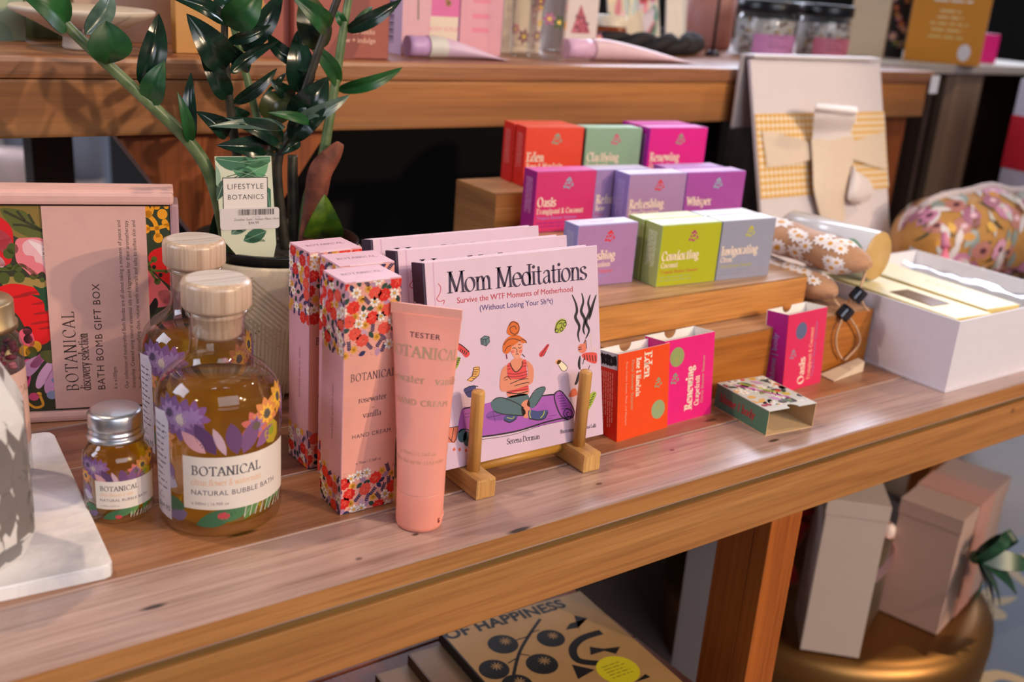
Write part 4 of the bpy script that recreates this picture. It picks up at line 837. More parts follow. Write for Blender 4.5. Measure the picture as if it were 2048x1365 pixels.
# ================================================================ tube
t = thing('cream_tube', 'upright salmon hand cream tube marked tester, standing on its cap in front of the books', 'tube', (.3613, .0441, 0))
TA = radians(-44); tp = paper('#F09E8E', .38, 60, .03); tube_lean = Vector((.0077, .0159))
ax, ay = Vector((cos(TA), sin(TA))), Vector((-sin(TA), cos(TA)))
def tubept(phi, z, h=0):
    s = min(max((z-.03)/.122, 0), 1); e = s**1.35
    a = .0172+(.0248-.0172)*e; q = max(.0172*(1-e**1.1), .0009); k = min(max((z-.03)/.13, 0), 1)
    c = tube_lean*k; v = ax*(a*cos(phi))+ay*((q)*sin(phi)); n_ = (ax*(cos(phi)*q)+ay*(sin(phi)*a)).normalized()
    return Vector((c.x+v.x+n_.x*h, c.y+v.y+n_.y*h, z))
b = MB(); b.grid(lambda u, v: tubept(2*pi*u, .0297+(.1525-.0297)*v), 48, 22, tp, closed_u=True)
b.face([tubept(2*pi*k/48, .1525) for k in range(48)], tp)
A = Art(); ac = -pi/2
def tfn(u, v, h): return tubept(-pi/2+u, v, h)
for (s_, v, z_, c, f) in (('TESTER', .1375, .0050, '#5A3038', 1), ('BOTANICAL', .1245, .0072, '#E8C29A', 0), ('rosewater + vanilla', .1075, .0052, '#E6BE9A', 0), ('HAND CREAM', .0925, .0058, '#E6BE9A', 1), ('e 70ml / 2.36fl oz', .0585, .0036, '#D6A284', 1), ('MADE IN NEW ZEALAND', .0525, .0036, '#D6A284', 1)):
    B = Art(); (B.sans(s_, 0, 0, z_, c, 'C', track=1.1) if f else B.serif(s_, 0, 0, z_, c, 'C', track=.12, thick=.15, thin=.05))
    for (vs, fs, col_, lay) in B.it: A.it.append(([(-x/.0185*1.0*-1, v+y) for x, y in vs], fs, ink(c, .3, .55) if f == 0 or s_ == 'HAND CREAM' else ink(c), lay))
b.art(A.it, tfn, .12, lift=.00025); b.build('body', t)
b = MB(); L_ = Vector((tube_lean.x, tube_lean.y, .152))
b.hexa(*[[Vector((tube_lean.x+ax.x*sx*.0252+ay.x*sy*.0009, tube_lean.y+ax.y*sx*.0252+ay.y*sy*.0009, z)) for sx, sy in ((-1, -1), (1, -1), (1, 1), (-1, 1))] for z in (.1515, .1595)], paper('#F3AB9A', .35)); b.build('crimp', t)
b = MB(); b.lathe([(0, .0002), (.0150, .0002), (.0166, .0012), (.0170, .004), (.0172, .0285), (.0168, .0295), (0, .0295)], paper('#F09A88', .4, 60, .03), 48)
b.tube([Vector((.0172*cos(a), .0172*sin(a), .0085)) for a in [radians(-70+k*8) for k in range(8)]], .0006, paper('#F4A892', .4), 6); b.box(-.0008, .0008, -.0176, -.0168, .006, .0095, '#8A2E24', M=Matrix.Rotation(radians(22), 4, 'Z')); b.build('cap', t)
# ================================================================ book stand
w_st = wood('stand_bamboo', '#B9874C', '#D8AC6E', '#C89A5C', 'y', 1.4, .42, ringy=13); w_dow = wood('stand_dowel', '#B88444', '#D6A45E', '#C89450', 'z', 1.4, .42, ringy=13); w_end = wood('stand_end', '#B98548', '#D6A866', None, 'z', 2, .5, ringy=16)
st = thing('book_stand', 'bamboo dowel stand holding the three lilac books upright', 'book stand', (.4245, .05, 0), radians(-1.0))
for x in (0, .1036):
    b = MB(); b.box(x-.0088, x+.0088, .0012, .165, .0002, .0165, w_st, {'-y': w_end}, bevel=.0016); b.build('foot', st)
    for y in (.0205, .064, .106, .150):
        b = MB(); b.lathe([(0, .0168), (.0052, .0168), (.0052, .0805), (.0045, .0822), (0, .0823)], w_dow, 20, c=(x, y, 0)); b.build('post', st)
for y in (.034, .078, .120):
    b = MB(); b.tube([(.009, y, .0105), (.0946, y, .0105)], .0042, wood('stand_rail', '#A8742E', '#C8923E', None, 'x', 1.4, .42), 14); b.build('rail', st)
# ================================================================ books
BW, BH, BT, LEAN = .1645, .1605, .0165, radians(-12)
BO = Vector((.3955, .0772, .0172)); BRZ = radians(-1)
BM = Matrix.Translation(BO) @ Matrix.Rotation(BRZ, 4, 'Z') @ Matrix.Rotation(LEAN, 4, 'X')
def bk(x, y):          # place on the front cover, measured on the photograph
    d = ray(820+x/2.352, 440+y/2.352); n_ = (BM.to_3x3() @ Vector((0, -1, 0))); p_ = CAM+d*((BO-CAM).dot(n_)/d.dot(n_)); l = BM.inverted() @ p_; return (l.x, l.z)
def bp(*P): return [bk(*p) for p in P]
def book_art():
    A = Art((0, BW, 0, BH)); K_ = '#1B1420'; S_ = A.stroke
    # yoga mat, shadow under it
    A.shape(bp((245, 892), (300, 880), (420, 850), (600, 835), (700, 822), (760, 900), (770, 930), (720, 945), (520, 990), (380, 1012), (250, 1020)), '#A657B4', 3); A.up()
    A.shape(bp((238, 905), (255, 895), (262, 1000), (250, 1030), (225, 1000)), '#A657B4', 3)
    A.shape(bp((370, 905), (440, 890), (470, 925), (420, 945), (360, 935)), '#8248A0'); 
    S_(bp((250, 890), (310, 876)), .0011, K_, False); S_(bp((380, 868), (430, 858)), .0011, K_, False); S_(bp((620, 828), (680, 822)), .0012, K_, False)
    S_(bp((330, 1022), (420, 1010), (520, 990), (640, 952), (760, 925)), .0013, K_); S_(bp((330, 1035), (480, 1012), (620, 968), (745, 942)), .0004, K_)
    for q in (((255, 915), (290, 908)), ((258, 930), (285, 926)), ((650, 925), (690, 918)), ((640, 938), (670, 932)), ((390, 900), (400, 950)), ((365, 930), (430, 918))): S_(bp(*q), .0004, '#5A2A70', False)
    # rolled end of the mat
    A.shape(bp((675, 825), (690, 808), (715, 808), (765, 880), (772, 920), (745, 942), (715, 930), (690, 880)), '#A04EAE'); A.up(); S_(bp((690, 808), (678, 830), (690, 880), (712, 925), (745, 942)), .0012, K_); S_(bp((690, 808), (715, 810), (766, 882), (770, 920), (742, 940)), .0009, K_)
    S_(bp((742, 940), (722, 915), (735, 890), (760, 900), (760, 922), (742, 925), (735, 910), (748, 905)), .0008, K_)
    for k in range(6): S_(bp((690+k*4, 830+k*12), (720+k*5, 826+k*12)), .0004, K_, False)
    # figure: legs, feet, torso, arms, neck, head, hair
    A.lay = 4; tl = '#4E6A70'; sk = '#DE8A6C'
    A.shape(bp((457, 835), (550, 820), (556, 872), (530, 900), (458, 870)), tl)
    A.shape(bp((440, 940), (455, 920), (505, 915), (500, 935), (465, 952)), '#3E4A80'); A.up(); S_(bp((455, 930), (480, 935), (490, 925)), .0006, '#B8C040')
    A.shape(bp((525, 865), (560, 850), (560, 925), (530, 925)), sk)
    A.shape(bp((550, 870), (560, 840), (600, 795), (625, 785), (634, 800), (610, 850), (580, 885), (560, 880)), tl)
    A.shape(bp((380, 865), (395, 845), (420, 838), (470, 850), (535, 888), (535, 920), (460, 918), (400, 905)), tl); A.up()
    A.shape(bp((556, 900), (575, 895), (600, 900), (640, 895), (648, 905), (630, 935), (590, 940), (560, 935)), '#3E4A80'); A.up()
    S_(bp((566, 896), (562, 915), (568, 935)), .0008, '#C4CC3A'); S_(bp((632, 898), (628, 915), (614, 932)), .0007, '#C4CC3A')
    S_(bp((390, 850), (410, 838), (440, 838), (500, 862), (535, 885)), .0007, K_); S_(bp((395, 900), (440, 915), (535, 922)), .0007, K_); S_(bp((550, 868), (585, 805), (625, 786), (634, 802), (590, 875)), .0006, K_); S_(bp((560, 935), (600, 942), (632, 935), (648, 905)), .0009, K_); S_(bp((442, 942), (470, 953), (500, 935)), .0009, K_)
    A.lay = 4; A.shape(bp((460, 790), (550, 785), (555, 820), (505, 832), (462, 835)), sk); A.lay = 5
    A.shape(bp((455, 690), (470, 672), (480, 700), (500, 715), (525, 690), (528, 662), (545, 660), (548, 700), (552, 760), (555, 800), (505, 808), (460, 818), (458, 740)), '#E24A48'); A.up()
    A.shape(bp((470, 672), (495, 650), (525, 650), (530, 665), (524, 690), (500, 714), (482, 702)), sk)
    for k in range(9):
        if k < 2: S_(bp((456, 690+k*14), (472, 686+k*14)), .0007, '#8E1E28', False); S_(bp((528, 676+k*14), (546, 674+k*14)), .0007, '#8E1E28', False)
        else: S_(bp((458, 694+k*14), (500, 700+k*13), (552, 684+k*14)), .0007, '#8E1E28')
    S_(bp((470, 674), (482, 702), (500, 715), (524, 692), (528, 664)), .0009, K_)
    A.up(); A.shape(bp((455, 685), (432, 705), (422, 760), (425, 800), (450, 808), (520, 790), (570, 770), (580, 745), (580, 700), (565, 675), (548, 668), (550, 740), (470, 750), (455, 730)), sk); A.up()
    A.shape(bp((435, 745), (445, 730), (462, 740), (480, 752), (470, 768), (445, 765)), sk); S_(bp((440, 748), (455, 738), (475, 752)), .0005, K_); S_(bp((442, 756), (458, 750)), .0004, K_, False); S_(bp((470, 772), (520, 752), (555, 748)), .0006, K_); S_(bp((490, 782), (530, 770), (560, 765)), .0006, K_)
    S_(bp((455, 812), (510, 818), (555, 806)), .0008, K_)
    A.lay = 8; A.shape(bp((483, 590), (500, 580), (525, 575), (530, 600), (520, 640), (500, 655), (484, 640), (472, 615)), '#E6987C'); A.up()
    S_(bp((480, 606), (490, 602), (496, 606)), .0006, K_); S_(bp((508, 600), (516, 604), (522, 598)), .0006, K_); S_(bp((478, 592), (488, 588)), .0006, K_, False); S_(bp((508, 588), (520, 586)), .0006, K_, False); S_(bp((500, 605), (503, 620), (497, 622)), .0005, K_); S_(bp((496, 634), (503, 630), (510, 634)), .0006, K_)
    for (x, y) in ((482, 620), (520, 618)): c_ = bk(x, y); A.ell(c_[0], c_[1], .0016, .0012, '#DC6A5C')
    A.up(); A.shape(bp((435, 605), (442, 575), (465, 550), (500, 542), (530, 556), (548, 575), (530, 580), (515, 572), (495, 585), (480, 592), (470, 620), (455, 630), (440, 625)), '#D8661C')
    A.shape(bp((455, 520), (470, 485), (488, 476), (510, 488), (515, 515), (505, 540), (480, 545), (460, 538)), '#D8661C'); A.up()
    S_(bp((465, 500), (480, 480), (505, 490), (512, 515), (495, 538), (475, 530), (470, 510), (490, 500), (500, 515)), .0006, K_); S_(bp((440, 590), (460, 565), (490, 560), (520, 570)), .0006, K_); S_(bp((445, 620), (455, 600), (475, 590)), .0006, K_); S_(bp((520, 560), (540, 568), (548, 580)), .0006, K_); S_(bp((452, 632), (456, 655)), .0009, '#8A1A20', False); S_(bp((526, 632), (540, 645)), .0006, K_, False)
    # flying things
    A.lay = 2; A.shape(bp((332, 560), (350, 546), (372, 550), (374, 575), (358, 594), (334, 585)), '#5F7A82', 1); A.up(); S_(bp((332, 560), (356, 564), (374, 552)), .0006, K_, False); S_(bp((356, 564), (358, 592)), .0006, K_, False); S_(bp((332, 560), (350, 546), (372, 550), (374, 575), (358, 594), (334, 585), (332, 560)), .0005, K_, False); c_ = bk(338, 584); A.sans('B', c_[0], c_[1], .0042, K_)
    A.lay = 2; A.shape(bp((680, 520), (690, 480), (715, 465), (735, 475), (732, 505), (710, 530), (690, 532)), '#AAB238'); A.up(); S_(bp((682, 520), (692, 490), (710, 472), (732, 478), (728, 500)), .0008, K_); S_(bp((700, 490), (715, 485), (712, 505)), .0006, K_)
    for (x, y) in ((690, 522), (712, 515), (728, 492)): c_ = bk(x, y); A.ell(c_[0], c_[1], .0019, .0019, K_); A.up(); A.ell(c_[0], c_[1], .0012, .0012, '#AAB238'); A.lay -= 1
    A.lay = 2; A.shape(bp((612, 645), (608, 630), (625, 610), (645, 586), (654, 590), (640, 620), (628, 640)), '#D8323C'); A.up(); S_(bp((614, 645), (628, 618), (650, 588)), .0006, K_); S_(bp((628, 640), (640, 618)), .0006, K_, False)
    A.lay = 2; A.shape(bp((690, 672), (700, 660), (718, 668), (738, 690), (732, 708), (715, 710), (700, 690)), '#EFE0C0'); A.shape(bp((684, 668), (700, 656), (712, 665), (696, 682)), '#E8A060'); A.up(); S_(bp((698, 684), (716, 710), (734, 708), (738, 690), (714, 666)), .0005, K_)
    A.lay = 2; A.shape(bp((215, 575), (240, 590), (275, 615), (280, 635), (262, 648), (240, 625), (215, 600)), '#DA3A3E'); A.up(); S_(bp((215, 577), (245, 592), (278, 622)), .0008, K_); 
    for k in range(4): S_(bp((240+k*9, 606+k*5), (234+k*9, 622+k*5)), .0008, K_, False)
    A.lay = 2; A.shape(bp((190, 720), (195, 670), (225, 645), (236, 655), (225, 690), (200, 720)), '#98AA32'); A.up()
    for k in range(5): S_(bp((195+k*7, 700-k*11), (218+k*5, 690-k*10)), .0007, K_, False)
    A.lay = 2; A.shape(bp((300, 695), (326, 692), (324, 730), (290, 760), (268, 755), (292, 735)), '#E8AC58'); A.up(); S_(bp((300, 695), (292, 735), (268, 755), (290, 760), (324, 730), (326, 692), (300, 695)), .0006, K_, False)
    for k in range(5): S_(bp((298-k*2, 706+k*10), (322-k*4, 704+k*11)), .0005, K_, False)
    A.lay = 2; A.shape(bp((254, 796), (290, 780), (310, 785), (300, 830), (275, 835), (258, 815)), '#3C3C78'); A.up(); S_(bp((256, 796), (288, 782), (320, 784)), .0007, K_); S_(bp((262, 815), (300, 800)), .0005, K_, False)
    # black smoke curls, thumb, socks
    A.lay = 2
    for q in (((762, 352), (780, 395), (785, 430), (778, 460), (796, 500), (790, 540), (797, 575)), ((808, 345), (815, 385), (805, 430), (822, 470), (815, 515), (822, 540)), ((848, 352), (838, 390), (845, 430), (828, 480), (842, 520), (826, 560)), ((876, 352), (860, 400), (850, 440), (842, 470)), ((800, 640), (795, 680), (800, 705)), ((822, 640), (812, 680)), ((845, 685), (838, 705)), ((795, 715), (785, 760), (775, 776))): S_(bp(*q), .0028, K_, taper=.75)
    A.up(); A.shape(bp((790, 600), (800, 585), (818, 582), (822, 565), (828, 570), (830, 610), (815, 628), (795, 620)), '#DE7A62'); A.shape(bp((808, 635), (830, 625), (872, 625), (880, 640), (875, 675), (840, 668), (815, 650)), '#DE4A44'); A.up()
    for k in range(5): S_(bp((818+k*13, 634+k*1), (822+k*13, 660+k*2)), .0008, K_, False)
    S_(bp((792, 602), (806, 598)), .0006, K_, False); S_(bp((792, 610), (808, 608)), .0006, K_, False); S_(bp((818, 582), (826, 566), (830, 606)), .0007, K_)
    A.lay = 2; A.shape(bp((826, 880), (835, 840), (860, 810), (876, 815), (865, 850), (840, 895)), '#9CB030'); A.shape(bp((748, 832), (760, 800), (780, 795), (785, 825)), '#D86A4C'); A.up()
    for k in range(5): S_(bp((828+k*8, 880-k*14), (850+k*5, 868-k*13)), .0007, K_, False)
    # broken pot at lower left
    A.lay = 2; A.shape(bp((140, 985), (205, 978), (228, 970), (222, 1015), (210, 1050), (165, 1040), (140, 1020)), '#D8775C', 2); A.up(); S_(bp((165, 982), (226, 972), (218, 1030), (205, 1048)), .0007, K_, False); S_(bp((170, 985), (180, 1020), (200, 1048)), .0006, K_); S_(bp((205, 980), (195, 1040)), .0006, K_, False)
    A.lay = 2; A.ell(*bk(245, 1015), .0042, .0055, '#3E5E66'); A.ell(*bk(268, 1030), .0035, .006, '#34505A'); S_(bp((228, 1000), (250, 985), (280, 995), (270, 1040)), .0009, '#22383E')
    for (x, y) in ((206, 1080), (232, 1080), (262, 1085)): A.poly(bp((x-6, y), (x+4, y-10), (x+8, y+4), (x, y+10)), '#D8604A')
    # left squiggle and small marks
    A.lay = 1; S_(bp((132, 300), (145, 320), (138, 350), (126, 372), (140, 385), (160, 378), (158, 398)), .0006, '#C03A4A'); S_(bp((846, 540), (855, 600), (850, 640), (870, 600)), .0004, '#E8C890')
    # words
    A.lay = 4
    def word(s_, p0, p1, cap, c, sr, **kw):
        a, e_ = bk(*p0), bk(*p1); L_ = math.hypot(e_[0]-a[0], e_[1]-a[1]); ro = math.atan2(e_[1]-a[1], e_[0]-a[0])
        if sr:
            tr = kw.get('track', .05); w1 = serif_geo(s_, tr, 1, .1, .03)[1]; n_ = tr*(len(s_)-1); kw['xs'] = (L_/cap-n_)/(w1-n_); A.serif(s_, a[0], a[1], cap, c, rot=ro, **kw)
        else:
            w1 = text_geo(s_, 1., kw.get('bold', 0))[2]; A.sans(s_, a[0], a[1], L_/w1, c, rot=ro, bold=kw.get('bold', 0))
    word('Mom Meditations', (180, 345), (832, 278), .0158, '#2C1840', 1, track=.0, thick=.15, thin=.035)
    word('Survive the WTF Moments of Motherhood', (222, 393), (765, 337), 0, '#C0283A', 0); word('(Without Losing Your Sh*t)', (328, 428), (672, 393), 0, '#46307A', 0)
    word('Serena Dorman', (456, 1056), (610, 1030), .0042, '#3A2A3A', 1, thick=.14, thin=.06, track=.03); word('Illustrations by Martina Lalli', (706, 1006), (874, 975), .0029, '#3A2A3A', 1, thick=.14, thin=.07, track=.03)
    return A
BG = 'copies of the lilac hardback on the stand'
LIL = paper('#DBC0D4', .4, 70, .04); DARK = paper('#2B1638', .4)
def make_book(lab):
    t = thing('hardback_book', lab, 'book', BO, 0, BG, rot=(LEAN, 0, BRZ)); t.rotation_mode = 'XYZ'
    t.matrix_world = BM
    b = MB(); b.box(.0006, BW, 0, .0022, 0, BH, LIL, bevel=.0005); b.art(book_art().it, flat((0, 0, 0), (1, 0, 0), (0, 0, 1)))
    A = Art(); A.stroke([(.0075, 0), (.0078, BH)], .0012, '#CFA6C4', False); b.art(A.it, flat((0, 0, 0), (1, 0, 0), (0, 0, 1)), lift=3e-5); b.build('front_cover', t)
    b = MB(); b.box(.0006, BW, BT-.0022, BT, 0, BH, LIL, bevel=.0005); b.build('back_cover', t)
    b = MB(); b.box(-.0016, .0004, 0, BT, .0, BH, DARK, bevel=.0007)
    A = Art(); A.sans('Dorman', .119, -.0088-.0014, .0042, '#E8D8EC', rot=0); 
    B = Art(); B.sans('Dorman', BT*.5, .128, .0042, '#E8D8EC', 'C'); b.art(B.it, flat((-.0016, BT, 0), (0, -1, 0), (0, 0, 1))); b.build('spine', t)
    b = MB(); b.box(.0006, BW-.004, .0024, BT-.0024, .003, BH-.003, paper('#EDE6E4', .7, 300, .1)); b.build('pages', t)
    return t
bk1 = make_book('front lilac hardback on the stand, its whole illustrated cover showing')
def copy_tree(o, parent=None):
    c = o.copy(); COL.objects.link(c)
    if parent: c.parent = parent
    for ch in o.children: copy_tree(ch, c)
    return c
for k, lab in ((1, 'middle lilac hardback of the three on the stand'), (2, 'rearmost lilac hardback on the stand, only its top strip showing')):
    c = copy_tree(bk1); c.matrix_world = Matrix.Translation((.0007*k, .0412*k, -.0011*k)) @ BM; c['label'] = lab
# ================================================================ white gift box with yellow cartons
t = thing('gift_box', 'open white gift box holding pale yellow cartons, at the right on the lower bench', 'gift box', (.984, .0205, 0)); w, d, h, th = .243, .219, .0784, .0028
pw = paper('#DCD9E4', .5, 80, .03); pi_ = paper('#E6E4EA', .55)
b = MB(); b.box(0, w, 0, d, .0003, .0028, pw); b.build('base', t)
b = MB(); b.box(.001, w, .001, th, .0029, h, pw, {'+y': pi_}); b.box(.001, th, th, d, .0029, h, pw, {'+x': pi_}); b.box(w-th, w, th, d, .0029, h, pw, {'-x': pi_}); b.box(th, w-th, d-th, d, .0029, h, pw, {'-y': pi_}); b.build('walls', t)
b = MB(); b.box(th+.0005, w-th-.0005, th+.0005, d-th-.0005, .003, .05, paper('#EFEDEA', .8, 200, .12, .1)); o = b.build('shredded_filler', t)
yl = paper('#F0E8B8', .45); yl2 = paper('#DCC47A', .45)
def card_box(lab, loc, rot, w, d, h, win=None, word=None, cat='carton'):
    t = thing('yellow_carton', lab, cat, loc, rot=rot); b = MB(); b.box(0, w, 0, d, 0, h, yl2, {'+z': yl, '-x': paper('#E0CF90', .45)}, bevel=.0006)
    A = Art()
    if word:
        A.sans(word, w*.5, d*.46, .011, '#B8A878', 'C', rot=-pi/2); A.lines(d*.0, .02, [0], .002, '#C8B888')
    b.art(A.it, flat((0, 0, h), (1, 0, 0), (0, 1, 0))); b.build('box', t)
    if win:
        b = MB(); x0, x1, y0, y1 = win; b.box(x0, x1, y0, y1, h+.0001, h+.0008, paper('#8E7458', .15, 30, .5), bevel=.0003); b.build('window', t)
card_box('pale yellow carton with a dark window, nearer the left side in the white gift box', (.990, .030, .054), (radians(0), radians(1), radians(-3)), .062, .175, .0245, (.014, .045, .040, .095))
card_box('pale yellow carton with grey lettering, deeper in the white gift box', (1.066, .040, .0515), (0, 0, radians(-4)), .058, .178, .0245, None, 'SOAP BAR')
cf = thin_glass('cellophane', (.95, .97, 1), .05, .15); t2 = MB(); rnd = random.Random(3)
G_ = {}
def cel(u, v):
    k = (round(u, 3), round(v, 3))
    if k not in G_: G_[k] = rnd.uniform(-.0035, .0035)
    return Vector((1.145+.065*u+G_[k]*.3, .034+.185*v, .058+.014*sin(u*3.1)+G_[k]))
t2.grid(cel, 7, 12, cf); o = t2.build('cellophane_packet'); tag(o, 'crumpled clear packet along the far side inside the white gift box', 'packet')
# ================================================================ white tube
t = thing('tube_canister', 'white glossy cylinder with a tan end, lying across the white gift box corner', 'canister', (0, 0, 0))
c0, c1 = Vector((1.027, .160, .1085)), Vector((1.014, .280, .1085)); ax_ = (c1-c0).normalized(); q = Vector((0, 0, 1)).rotation_difference(ax_).to_matrix().to_4x4(); MT = Matrix.Translation(c0) @ q; r = .0285; Lc = (c1-c0).length
b = MB(); b.lathe([(r, 0), (r, Lc-.004), (r-.003, Lc), (0, Lc)], paper('#DADCE0', .14, 60, .02), 44, M=MT)
A = Art(); A.lay = 1; A.serif('petal wash', .012, 0, .0085, '#F4F5F8', thick=.25, thin=.1); A.stroke([(.06, .018), (.075, .025), (.092, .02)], .003, '#C05A8A'); A.stroke([(.075, .018), (.09, .028), (.105, .02)], .003, '#6A9A80')
b.art(A.it, lambda u, v, h: MT @ Vector(((r+h)*cos(2.9+v/r), (r+h)*sin(2.9+v/r), Lc-u-.01)), .004, lift=.0002); b.build('cylinder', t)
b = MB(); b.lathe([(0, -.0015), (r-.0015, -.0015), (r-.0003, .0), (r-.0003, .002)], paper('#C9A468', .4), 44, M=MT); b.build('end_disc', t)
# ================================================================ drawstring pouches
br = paper('#B98A66', .75, 200, .12, .1, sheen=.3)
def pouch(lab, pts, r0, r1, seed, cord):
    t = thing('drawstring_pouch', lab, 'pouch', (0, 0, 0), group='daisy pouches beside the riser'); P = [Vector(p) for p in pts]
    rnd = random.Random(seed); ph = [rnd.random()*6 for _ in range(4)]
    def cen(v):
        f = v*(len(P)-1); i = min(int(f), len(P)-2); return P[i].lerp(P[i+1], f-i)
    dr = (P[-1]-P[0]).normalized(); sx = Vector((0, 0, 1)).cross(dr).normalized()
    def rad(v):
        e = min(v, 1-v)*6; return (r0+(r1-r0)*v)*min(1, math.sqrt(min(e+.03, 1)))
    def pf(u, v, h=0):
        a = u; R_ = rad(v)*(1+.045*sin(3*a+9*v+ph[0])+.035*sin(7*v*3+ph[1]))+h
        return cen(v)+sx*R_*1.25*cos(a)+Vector((0, 0, 1))*R_*.8*sin(a)
    b = MB(); b.grid(lambda u, v: pf(2*pi*u, v), 30, 26, br, closed_u=True)
    b.face([pf(2*pi*k/30, 0) for k in range(30)], br); b.face([pf(2*pi*k/30, 1) for k in range(30)], br)
    A = Art(); Lp = (P[-1]-P[0]).length; S_ = .028
    for k in range(58):
        x, y = rnd.uniform(-.03, .10), rnd.uniform(.02, Lp-.012); rr = rnd.uniform(.009, .0145); A.lay = 1+k % 5; A.flower(x, y, rr, rnd.choice((8, 9, 10)), '#EFE9EA', None, .42, rnd.random()); A.lay = 9; A.ell(x, y, rr*.26, rr*.26, '#D79A2C', n=9)
    b.art(A.it, lambda u, v, h: pf(u/S_, min(max(v/Lp, 0), 1), h), .006, lift=.0006, step=5e-5); b.build('cloth', t)
    e = cen(0); q_ = MB(); tp_, sp_ = cord
    q_.tube([pf(-1.57, .02), Vector(tp_)], .0016, paper('#CDAA88', .8), 6)
    for s_ in (0, 1):
        L_ = [Vector(p) for p in sp_[s_]]; q_.tube(smooth3(L_), .0013, paper('#C8A484', .8), 6)
    q_.build('cord', t)
    q_ = MB(); q_.box(-.0065, .0065, -.006, .006, -.008, .008, paper('#0C0D14', .15), bevel=.003, M=Matrix.Translation(tp_) @ Matrix.Rotation(.5, 4, 'Y') @ Matrix.Rotation(.3, 4, 'X')); g_ = q_.build('toggle', t)
def smooth3(P):
    xy = smoothline([(p.x, p.y) for p in P], 6); zz = smoothline([(p.z, i) for i, p in enumerate(P)], 6); return [Vector((a[0], a[1], c[0])) for a, c in zip(xy, zz)]
kx = at(1688, 722, .118)
pouch('lower rolled brown daisy pouch with its cord and toggle hanging down the riser front', [(.930, .136, .0822), (.934, .22, .0822), (.936, .345, .0822)], .0185, .0195, 4, (at(1690, 626, .118), ([at(1684, 638, .116), at(1672, 672, .1165), at(1674, 700, .117), at(1684, 718, .117)], [at(1700, 636, .116), at(1716, 664, .1165), at(1717, 690, .117), kx])))
pouch('upper rolled brown daisy pouch lying on the other one', [(.968, .126, .112), (.950, .22, .1185), (.930, .362, .1205)], .0235, .0240, 9, (at(1716, 590, .125), ([at(1708, 590, .13), at(1701, 596, .134), at(1698, 606, .138)], [at(1722, 600, .124), at(1730, 615, .123), at(1738, 622, .122)])))
b = MB(); p0, p1 = atz(1690, 726, .012), atz(1640, 764, .0006); b.hexa([Vector(p) for p in ((.898, .096, .0004), (.955, .102, .0004), (.957, .112, .0004), (.90, .116, .0004))], [Vector(p) for p in ((.898, .096, .001), (.955, .102, .012), (.957, .112, .0125), (.90, .116, .0012))], paper('#E2CDB2', .6)); tag(b.build('swing_tag'), 'cream paper tag from the pouch cord, lying at the foot of the riser', 'tag')
# ================================================================ zip pouch
t = thing('zip_pouch', 'padded floral zip pouch in ochre, lilac and white behind the white gift box', 'zip pouch', (1.32, .30, 0), radians(-14))
och = paper('#C08A3E', .7, 150, .15, .1, sheen=.3)
def zp(u, v, h=0):      # u along 0..1, v around
    a = v; e = (1-abs(2*u-1)**7)**.5; hx = .40*(u-.5)*1.0+.2
    R_ = e*(1+.05*sin(u*17+a)+.03*sin(u*31-2*a)); y = (.060+h)*R_*cos(a); z = (.066+h)*R_*max(sin(a), -1)+.066
    z *= (1-.25*(max(0, abs(2*u-1)-.55))); return Vector((hx, y+.03, max(z, .0005)))
b = MB(); b.grid(lambda u, v: zp(.0004+.9992*u, 2*pi*v), 44, 28, och)
A = Art(); rnd = random.Random(12)
for k in range(240):
    x, y = rnd.uniform(.01, .39), rnd.uniform(-.155, .03); q_ = rnd.random(); A.lay = k % 7
    if q_ < .42: A.leaf(x, y, rnd.uniform(.028, .042), rnd.uniform(.009, .013), rnd.choice((1.2, 1.5, 1.9, 2.2, .9))+rnd.uniform(-.3, .3), rnd.choice(['#DAD4D6', '#C8C8C4', '#8E9A94', '#E4DADA', '#A8B0AA']))
    elif q_ < .6: A.ell(x, y, .015, .012, rnd.choice(['#C886A8', '#D8A0BC', '#A86A86', '#B87A70']), rot=q_*40, jag=.08); A.lay += 7; A.ell(x+.002, y, .005, .004, rnd.choice(['#5A2A38', '#E8C0CC']))
    elif q_ < .8: A.leaf(x, y, .03, .005, q_*40, rnd.choice(['#4A3A1E', '#3A4630', '#5A4A24']))
    else: A.leaf(x, y, .02, .012, q_*40, rnd.choice(['#D89A3A', '#E0B050', '#7E4A30']))
b.face([zp(.0004, 2*pi*k/28) for k in range(28)][::-1], och); b.face([zp(.9996, 2*pi*k/28) for k in range(28)], och)
b.art(A.it, lambda u, v, h: zp(min(max(u/.4, .006), .994), pi/2-v/.062, h), .008, lift=.0008, step=6e-5); b.build('cloth', t)
b = MB(); zp_pts = [zp(.06+.88*k/20, pi/2, .001) for k in range(21)]; b.tube(zp_pts, .0045, paper('#D8C8C8', .6, 400, .3), 8, flat=1.6); b.build('zip', t)
b = MB(); tb_ = zp(.05, pi*.80, .0)
tp0 = Vector((.012, -.035, .088)); b.tube([tp0, tp0+Vector((-.004, -.012, -.018))], lambda k: .004+.003*k, paper('#D889A6', .8), 10)
for k in range(14):
    a = k/14*6.28; b.tube([tp0+Vector((-.004, -.012, -.018)), tp0+Vector((-.016+.012*cos(a), -.03+.009*sin(a), -.052))], .0026, paper('#E87E98', .8), 5)
b.build('tassel', t)
